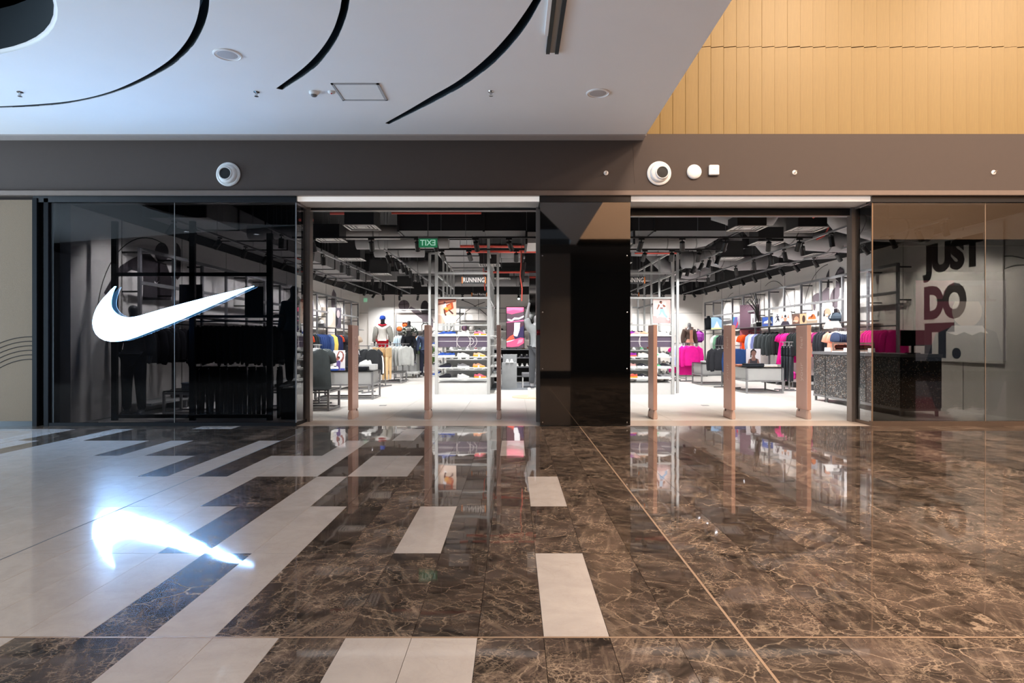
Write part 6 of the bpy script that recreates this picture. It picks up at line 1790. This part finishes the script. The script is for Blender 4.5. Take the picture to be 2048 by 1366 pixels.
MB().bbox(-0.28, 0.28, -0.14, 0.14, 0.0, 0.3, 0.08).obj('bag_body', cloth('#e23aa0'), t)
MB().tube([(-0.15, -0.1, 0.24), (-0.1, -0.1, 0.38), (0.1, -0.1, 0.38), (0.15, -0.1, 0.24)], 0.014, 6).obj('handle', cloth('#a81f74'), t)
t = thing('backpack', 'purple backpack hanging at the near end of the far rail', 'bag', (7.25, 25.5, 1.28), -0.3)
MB().bbox(-0.2, 0.2, -0.12, 0.12, 0, 0.45, 0.1).obj('bag_body', cloth('#b04cb4'), t)
MB().bbox(-0.13, 0.13, -0.17, -0.1, 0.04, 0.2, 0.03).obj('pocket', cloth('#8a2f92'), t)
MB().tube([(-0.06, 0, 0.43), (0, 0, 0.52), (0.06, 0, 0.43)], 0.014, 6).obj('handle', cloth('#8a2f92'), t)
t = thing('bag_stand', 'slim stand carrying the purple backpack', 'stand', (7.25, 25.66, 0))
MB().cyl((0, 0, 0.02), (0, 0, 1.83), 0.015, None, 8).obj('pole', M_GREY, t)
MB().bar((0, 0, 1.8), (0, -0.18, 1.8), 0.015).obj('hook', M_GREY, t)
MB().lathe([(0.2, 0), (0.2, 0.015), (0.02, 0.025)], 20).obj('base', M_GREY, t)
# counter with its dark speckled front
M_TERR, nt, bs_ = node_mat('speckled_terrazzo')
tc_ = nt.nodes.new('ShaderNodeTexCoord')
col_in = None
mixes = []
prev = (*lin('#2c2d2f'), 1)
last = None
for sc_, thr, cc in ((38, 0.07, '#b9b6b2'), (70, 0.08, '#dedbd6'), (24, 0.07, '#77767a'), (55, 0.10, '#b98a62')):
    vo = nt.nodes.new('ShaderNodeTexVoronoi'); vo.inputs['Scale'].default_value = sc_
    nt.links.new(tc_.outputs['Object'], vo.inputs['Vector'])
    sep = nt.nodes.new('ShaderNodeSeparateColor'); nt.links.new(vo.outputs['Color'], sep.inputs[0])
    lt = nt.nodes.new('ShaderNodeMath'); lt.operation = 'LESS_THAN'; lt.inputs[1].default_value = thr if cc != '#b98a62' else 0.05
    nt.links.new(sep.outputs[0], lt.inputs[0])
    ld = nt.nodes.new('ShaderNodeMath'); ld.operation = 'LESS_THAN'; ld.inputs[1].default_value = 0.42
    nt.links.new(vo.outputs['Distance'], ld.inputs[0])
    an = nt.nodes.new('ShaderNodeMath'); an.operation = 'MULTIPLY'
    nt.links.new(lt.outputs[0], an.inputs[0]); nt.links.new(ld.outputs[0], an.inputs[1])
    mx = nt.nodes.new('ShaderNodeMix'); mx.data_type = 'RGBA'
    nt.links.new(an.outputs[0], mx.inputs['Factor'])
    if last is None:
        mx.inputs['A'].default_value = prev
    else:
        nt.links.new(last, mx.inputs['A'])
    mx.inputs['B'].default_value = (*lin(cc), 1)
    last = mx.outputs['Result']
nt.links.new(last, bs_.inputs['Base Color'])
bs_.inputs['Roughness'].default_value = 0.35
ct_ = thing('service_counter', 'dark speckled terrazzo service counter at the counter-side entrance', 'counter', (6.72, 11.3, 0))
MB().box(0.02, 0.7, 0, 3.3, 0.14, 1.04).obj('carcass', M_DFRAME, ct_)
for y0, y1 in ((0.02, 1.1), (1.12, 2.72), (2.74, 3.28)):
    MB().box(0, 0.02, y0, y1, 0.15, 1.02).obj('terrazzo_panel', M_TERR, ct_)
MB().box(0.02, 0.7, -0.02, 0, 0.15, 1.02).obj('terrazzo_panel', M_TERR, ct_)
MB().box(-0.02, 0.72, -0.03, 3.32, 1.03, 1.09).obj('counter_top', M_MIDGREY, ct_)
MB().box(0.0, 0.7, 0.0, 3.3, 0.10, 0.145).obj('base_rail', M_GREY, ct_)
for y in (0.05, 2.73, 3.25):
    MB().box(0.02, 0.06, y - .02, y + .02, 0, 0.12).obj('foot', M_GREY, ct_)
    MB().box(0.64, 0.68, y - .02, y + .02, 0, 0.12).obj('foot', M_GREY, ct_)
MB().box(-0.004, 0.0, 2.715, 2.745, 0.0, 1.03).obj('joint_bar', M_BLACK, ct_)
M_COPPER = mat('rose_gold', '#d9b3a2', 0.25, 0.7)
for i, (y, lab) in enumerate(((12.95, 'rose gold framed goggle display on the counter, nearer the entrance'), (13.75, 'rose gold framed goggle display on the counter, deeper in'))):
    t = thing('goggle_display', lab, 'display', (6.95, y, 1.09), -0.35)
    MB().box(-0.2, 0.2, -0.06, 0.06, 0, 0.02).obj('base', M_WHITEP, t)
    b = MB()
    for z0, z1, x0, x1 in ((0.16, 0.2, -0.2, 0.2), (0.02, 0.05, -0.2, 0.2), (0.05, 0.16, -0.2, -0.16), (0.05, 0.16, 0.16, 0.2)):
        b.box(x0, x1, -0.05, 0.05, z0, z1)
    b.obj('frame', M_COPPER, t)
    MB().bbox(-0.15, 0.15, -0.03, 0.03, 0.06, 0.15, 0.02).obj('lens', mat('dark_lens', '#3a1a16', 0.1, var=0), t)
    MB().box(-0.15, 0.15, -0.034, -0.03, 0.04, 0.06).obj('nose_rest', M_BLACK, t)
for i, (y, x) in enumerate(((12.55, 6.9), (13.4, 6.86), (14.2, 6.85))):
    t = thing('price_stand', 'small white price stand, %s from the entrance on the counter' % ORD[i], 'stand', (x, y, 1.09), -0.3)
    MB().add([(-0.06, -0.04, 0), (0.06, -0.04, 0), (0.06, 0.04, 0), (-0.06, 0.04, 0), (-0.06, 0.0, 0.09), (0.06, 0.0, 0.09)], [(0, 1, 5, 4), (2, 3, 4, 5), (1, 2, 5), (3, 0, 4), (0, 3, 2, 1)]).obj('card', M_WHITEP, t)
    MB().box(-0.065, 0.065, -0.045, 0.045, -0.0, 0.006).obj('base', M_BLACK, t)
t = thing('till_screen', 'black till screen on the counter behind the bronze window', 'screen', (7.05, 11.5, 1.09), -0.3)
MB().box(-0.1, 0.1, -0.08, 0.08, 0, 0.02).obj('base', M_BLACK, t)
MB().bar((0, 0, 0.02), (0, 0, 0.16), 0.04).obj('neck', M_BLACK, t)
MB().bbox(-0.19, 0.19, -0.02, 0.02, 0.14, 0.42, 0.01).obj('screen_panel', M_BLACK, t)
t = rack('rack of small tops on white hangers beside the counter', (7.3, 14.85), (7.82, 15.15), 1.62)
row('crop', '#3c4660', 'small slate sports top on a white hanger', 'beside the counter', (7.35, 7.77), (14.88, 15.12), 1.605, 8, -1.25)
# pieces on the counter wall shelf
def shelf_poster(lab, y, w, h, bgc, shapes, z=1.8, x=None, rz=-0.75):
    return poster('shelf_poster', lab, w, h, x or XR - 0.32, y, z, rz, bgc, shapes)
shelf_poster('tall white poster of a figure in blue leggings on the counter wall shelf', 15.75, 0.34, 0.72, '#f2f0f2', RUNNER('#c0876e', '#d0506a', '#5a6ab0', '#e86a6a', '#3a2420'))
shelf_poster('white portrait poster of a smiling face on the counter wall shelf', 16.95, 0.30, 0.42, '#f6f2f0', [('#2a2224', [(0.12, 0.4), (0.2, 0.75), (0.4, 0.92), (0.34, 0.72), (0.26, 0.4)]), ('#eba98f', ellipse(0.5, 0.62, 0.26, 0.28)), ('#d9604e', [(0.6, 0.0), (0.85, 0.0), (0.92, 0.5), (0.74, 0.6)]), ('#fbf6f4', ellipse(0.42, 0.5, 0.12, 0.06))])
shelf_poster('pale poster of an orange shoe on the counter wall shelf', 17.85, 0.28, 0.36, '#d3d6e2', [('#b9a28c', rct(0, 0.0, 1, 0.28))] + SHOEPIC('#e0763a', '#7a3a28', '#f0d8c8'))
shelf_poster('brown poster of two close figures above the gate nearest the counter', 18.7, 0.34, 0.3, '#7a5a50', [('#d9a183', ellipse(0.35, 0.5, 0.2, 0.3)), ('#efd8c8', rct(0.08, 0.3, 0.45, 0.4))])
shelf_poster('tan poster of a leaping figure above the gate nearest the counter', 18.35, 0.22, 0.3, '#d8b48c', [('#4a342c', ellipse(0.5, 0.5, 0.2, 0.35))])
shelf_poster('white poster of a seated figure with lifted arms on the counter wall shelf', 19.6, 0.36, 0.42, '#f3f1f2', [('#4a4250', [(0.1, 0.0), (0.9, 0.0), (0.74, 0.3), (0.28, 0.3)]), ('#e6ad90', [(0.4, 0.3), (0.6, 0.3), (0.64, 0.55), (0.36, 0.55)]), ('#3a3038', ellipse(0.5, 0.66, 0.08, 0.1)), ('#e6ad90', [(0.36, 0.55), (0.16, 0.5), (0.26, 0.8), (0.3, 0.6)]), ('#e6ad90', [(0.64, 0.55), (0.84, 0.5), (0.74, 0.8), (0.7, 0.6)])])
shelf_poster('white poster of two dark running figures on the counter wall shelf', 20.15, 0.3, 0.4, '#f0eef0', RUNNER('#4a3c44', '#3a3a46', '#2e2c38', '#5a5560', '#2a2228'))
shelf_poster('blue poster with a white shoe on the counter wall shelf', 20.95, 0.36, 0.3, '#3a5aa8', SHOEPIC('#f0f0f4', '#c9d3ea', '#6a5a7a'))
shelf_poster('white poster of small grey figures on the counter wall shelf', 22.1, 0.26, 0.46, '#f1eff0', [('#8a8288', ellipse(0.3, 0.45, 0.09, 0.3)), ('#a79aa0', ellipse(0.65, 0.5, 0.1, 0.33))])
t = thing('display_riser', 'grey riser block with white shoe beside the small grey figures poster', 'box', (XR - 0.4, 21.6, 1.8))
MB().bbox(-0.2, 0.2, -0.12, 0.12, 0, 0.1, 0.004).obj('box_body', M_PANELGREY, t)
shoe('white trainer on the riser block of the counter wall shelf', XR - 0.4, 21.6, 1.9, PI - 0.4, W_, W_, None)
poster('wall_panel', 'tall plum to red panel between the counter wall rails', 0.7, 1.6, XR - 0.30, 22.62, 1.0, -0.75, '#6f5563', [('#d86a70', rct(0, 0.0, 1, 0.3)), ('#a55a66', rct(0, 0.3, 1, 0.45))], 'panel')
shelf_poster('purple and blue striped poster on the far counter wall shelf', 23.9, 0.26, 0.42, '#7a6ab0', [('#4fa0d8', [(0, 0.4), (0.3, 1), (0.0, 1)]), ('#e04a5a', [(0.3, 0.0), (0.5, 0.0), (1, 0.8), (0.9, 1)])])
shelf_poster('sky blue mountain poster on the far counter wall shelf', 26.2, 0.5, 0.5, '#8fb6dc', [('#d8e6f0', [(0.2, 0.1), (0.5, 0.7), (0.8, 0.1)]), ('#d3d79a', rct(0, 0, 1, 0.15))])
t = thing('torso_form', 'black torso form wearing a black top on the far counter wall shelf', 'mannequin', (XR - 0.45, 26.9, 1.8))
b = MB(); b.loft([[(w * math.cos(2 * PI * k / 14), d * math.sin(2 * PI * k / 14), z) for k in range(14)] for z, w, d in ((0, .13, .1), (0.15, .12, .09), (0.32, .17, .11), (0.45, .18, .09), (0.5, .07, .06), (0.58, .05, .05))])
b.obj('torso', cloth('#222428'), t, smooth=True)
t = thing('torso_form', 'grey torso form wearing a mauve top on the counter wall shelf', 'mannequin', (XR - 0.35, 23.2, 1.8))
b = MB(); b.loft([[(w * math.cos(2 * PI * k / 14), d * math.sin(2 * PI * k / 14), z) for k in range(14)] for z, w, d in ((0, .15, .1), (0.15, .15, .1), (0.32, .18, .11), (0.42, .17, .09), (0.47, .07, .06), (0.5, .05, .05))])
b.obj('torso', cloth('#a8a0aa'), t, smooth=True)
t = thing('gym_bag', 'slate holdall with pale straps on the counter wall shelf', 'bag', (XR - 0.38, 16.35, 1.8), -0.6)
MB().bbox(-0.2, 0.2, -0.12, 0.12, 0, 0.24, 0.09).obj('bag_body', cloth('#48525e'), t)
MB().tube([(-0.14, -0.1, 0.1), (-0.06, -0.1, 0.34), (0.06, -0.1, 0.36), (0.14, -0.1, 0.14)], 0.014, 6).obj('handle', cloth('#c3cad2'), t)
t = thing('display_riser', 'white wedge stand on the counter wall shelf below the holdall', 'box', (7.62, 15.55, 1.62), -0.4)
MB().add([(-0.2, -0.12, 0), (0.2, -0.12, 0), (0.2, 0.12, 0), (-0.2, 0.12, 0), (-0.13, 0, 0.18), (0.13, 0, 0.18)], [(0, 1, 5, 4), (2, 3, 4, 5), (1, 2, 5), (3, 0, 4), (0, 3, 2, 1)]).obj('wedge', M_WHITEP, t)
# palm on the counter wall shelf
t = thing('potted_palm', 'potted palm with thin dark fronds on the counter wall shelf', 'plant', (XR - 0.46, 21.35, 1.8))
MB().lathe([(0.07, 0), (0.09, 0.14), (0.085, 0.15), (0.07, 0.14)], 14).obj('pot', M_DFRAME, t)
for i in range(13):
    a = PI / 2 + 0.3 + (PI - 0.6) * i / 12
    r_, h_ = random.uniform(0.35, 0.6), random.uniform(0.6, 1.25)
    pth = [(0, 0, 0.12), (0.25 * r_ * math.cos(a), 0.25 * r_ * math.sin(a), 0.12 + h_ * 0.55), (0.65 * r_ * math.cos(a), 0.65 * r_ * math.sin(a), 0.12 + h_ * 0.85), (r_ * math.cos(a), r_ * math.sin(a), 0.05 + h_ * 0.7)]
    MB().tube(pth, [0.006, 0.012, 0.011, 0.003], 5, 0, True, 0.35).obj('frond', mat('frond', '#2f2f2c', 0.6), t, smooth=True)
# slogan wall behind the bronze window
sp = thing('slogan_panel', 'white wall panel reading JUST DO IT. behind the bronze window', 'sign', (XR - 0.02, 12.62, 0.92))
MB().box(-0.02, 0.0, -1.37, 1.38, 0, 2.48).obj('board', M_PRINTW, sp)
Ml = mat('slogan_black', '#101010', 0.6)
for txt, y0, y1, z0, z1 in (('JUST', 13.45, 11.72, 2.58 - 0.06, 3.28), ('DO', 13.40, 12.15, 1.75, 2.44), ('IT.', 13.38, 12.30, 0.98, 1.68)):
    me = text_mesh(txt, 1.0, Ml, 0.004, 0.06, 1.0)
    xs_ = [v.co.x for v in me.vertices]; zs_ = [v.co.z for v in me.vertices]
    w_, h_ = max(xs_) - min(xs_), max(zs_) - min(zs_)
    me.transform(Matrix.Translation((-(max(xs_) + min(xs_)) / 2, 0, -(max(zs_) + min(zs_)) / 2)))
    me.transform(Matrix.Diagonal(((y0 - y1) / w_, 1, (z1 - z0) / h_, 1)))
    link('lettering', me, sp, (-0.024, (y0 + y1) / 2 - 12.62, (z0 + z1) / 2 - 0.92), -PI / 2)
# lit poster across the mall, which the bronze window mirrors
lp = thing('lit_poster', 'backlit poster of a person in a hat, mirrored in the bronze window', 'poster', (20.2, -8.9, 0.4), PI)
MB().box(-2.3, 2.3, 0, 0.1, 0, 3.7).obj('light_box', M_BLACK, lp)
def glow(h):
    return mat('lightbox_' + h.lstrip('#'), h, 0.5, emit=h, es=2.2, var=0)
ms, b = [], MB()
for k, (c, pts) in enumerate([('#6f6a6c', rct(0, 0, 1, 1)), ('#8a5058', rct(0.62, 0.2, 1, 1)), ('#3a4048', [(0.12, 0.0), (0.2, 0.36), (0.38, 0.44), (0.62, 0.44), (0.8, 0.34), (0.9, 0.0)]),
                             ('#c9b3a4', ellipse(0.49, 0.62, 0.15, 0.2)), ('#4a3f3c', [(0.26, 0.76), (0.74, 0.76), (0.68, 0.94), (0.32, 0.94)]), ('#4a3f3c', [(0.2, 0.74), (0.8, 0.74), (0.8, 0.77), (0.2, 0.77)]),
                             ('#d9cfc8', [(0.34, 0.44), (0.64, 0.44), (0.7, 0.36), (0.6, 0.32), (0.52, 0.36), (0.44, 0.32), (0.36, 0.36), (0.28, 0.34)])]):
    m = glow(c)
    if m not in ms:
        ms.append(m)
    q = [((u - .5) * 4.5, -0.002 - 0.001 * k, 0.05 + v * 3.6) for u, v in pts]
    ar = sum(q[i][0] * q[(i + 1) % len(q)][2] - q[(i + 1) % len(q)][0] * q[i][2] for i in range(len(q)))
    b.flat(q if ar > 0 else q[::-1], ms.index(m))
b.obj('lit_picture', ms, lp)
number_labels()
dup = {k: v for k, v in LABELS.items() if len(v) > 1}
if dup:
    print('DUPLICATE LABELS', dup)
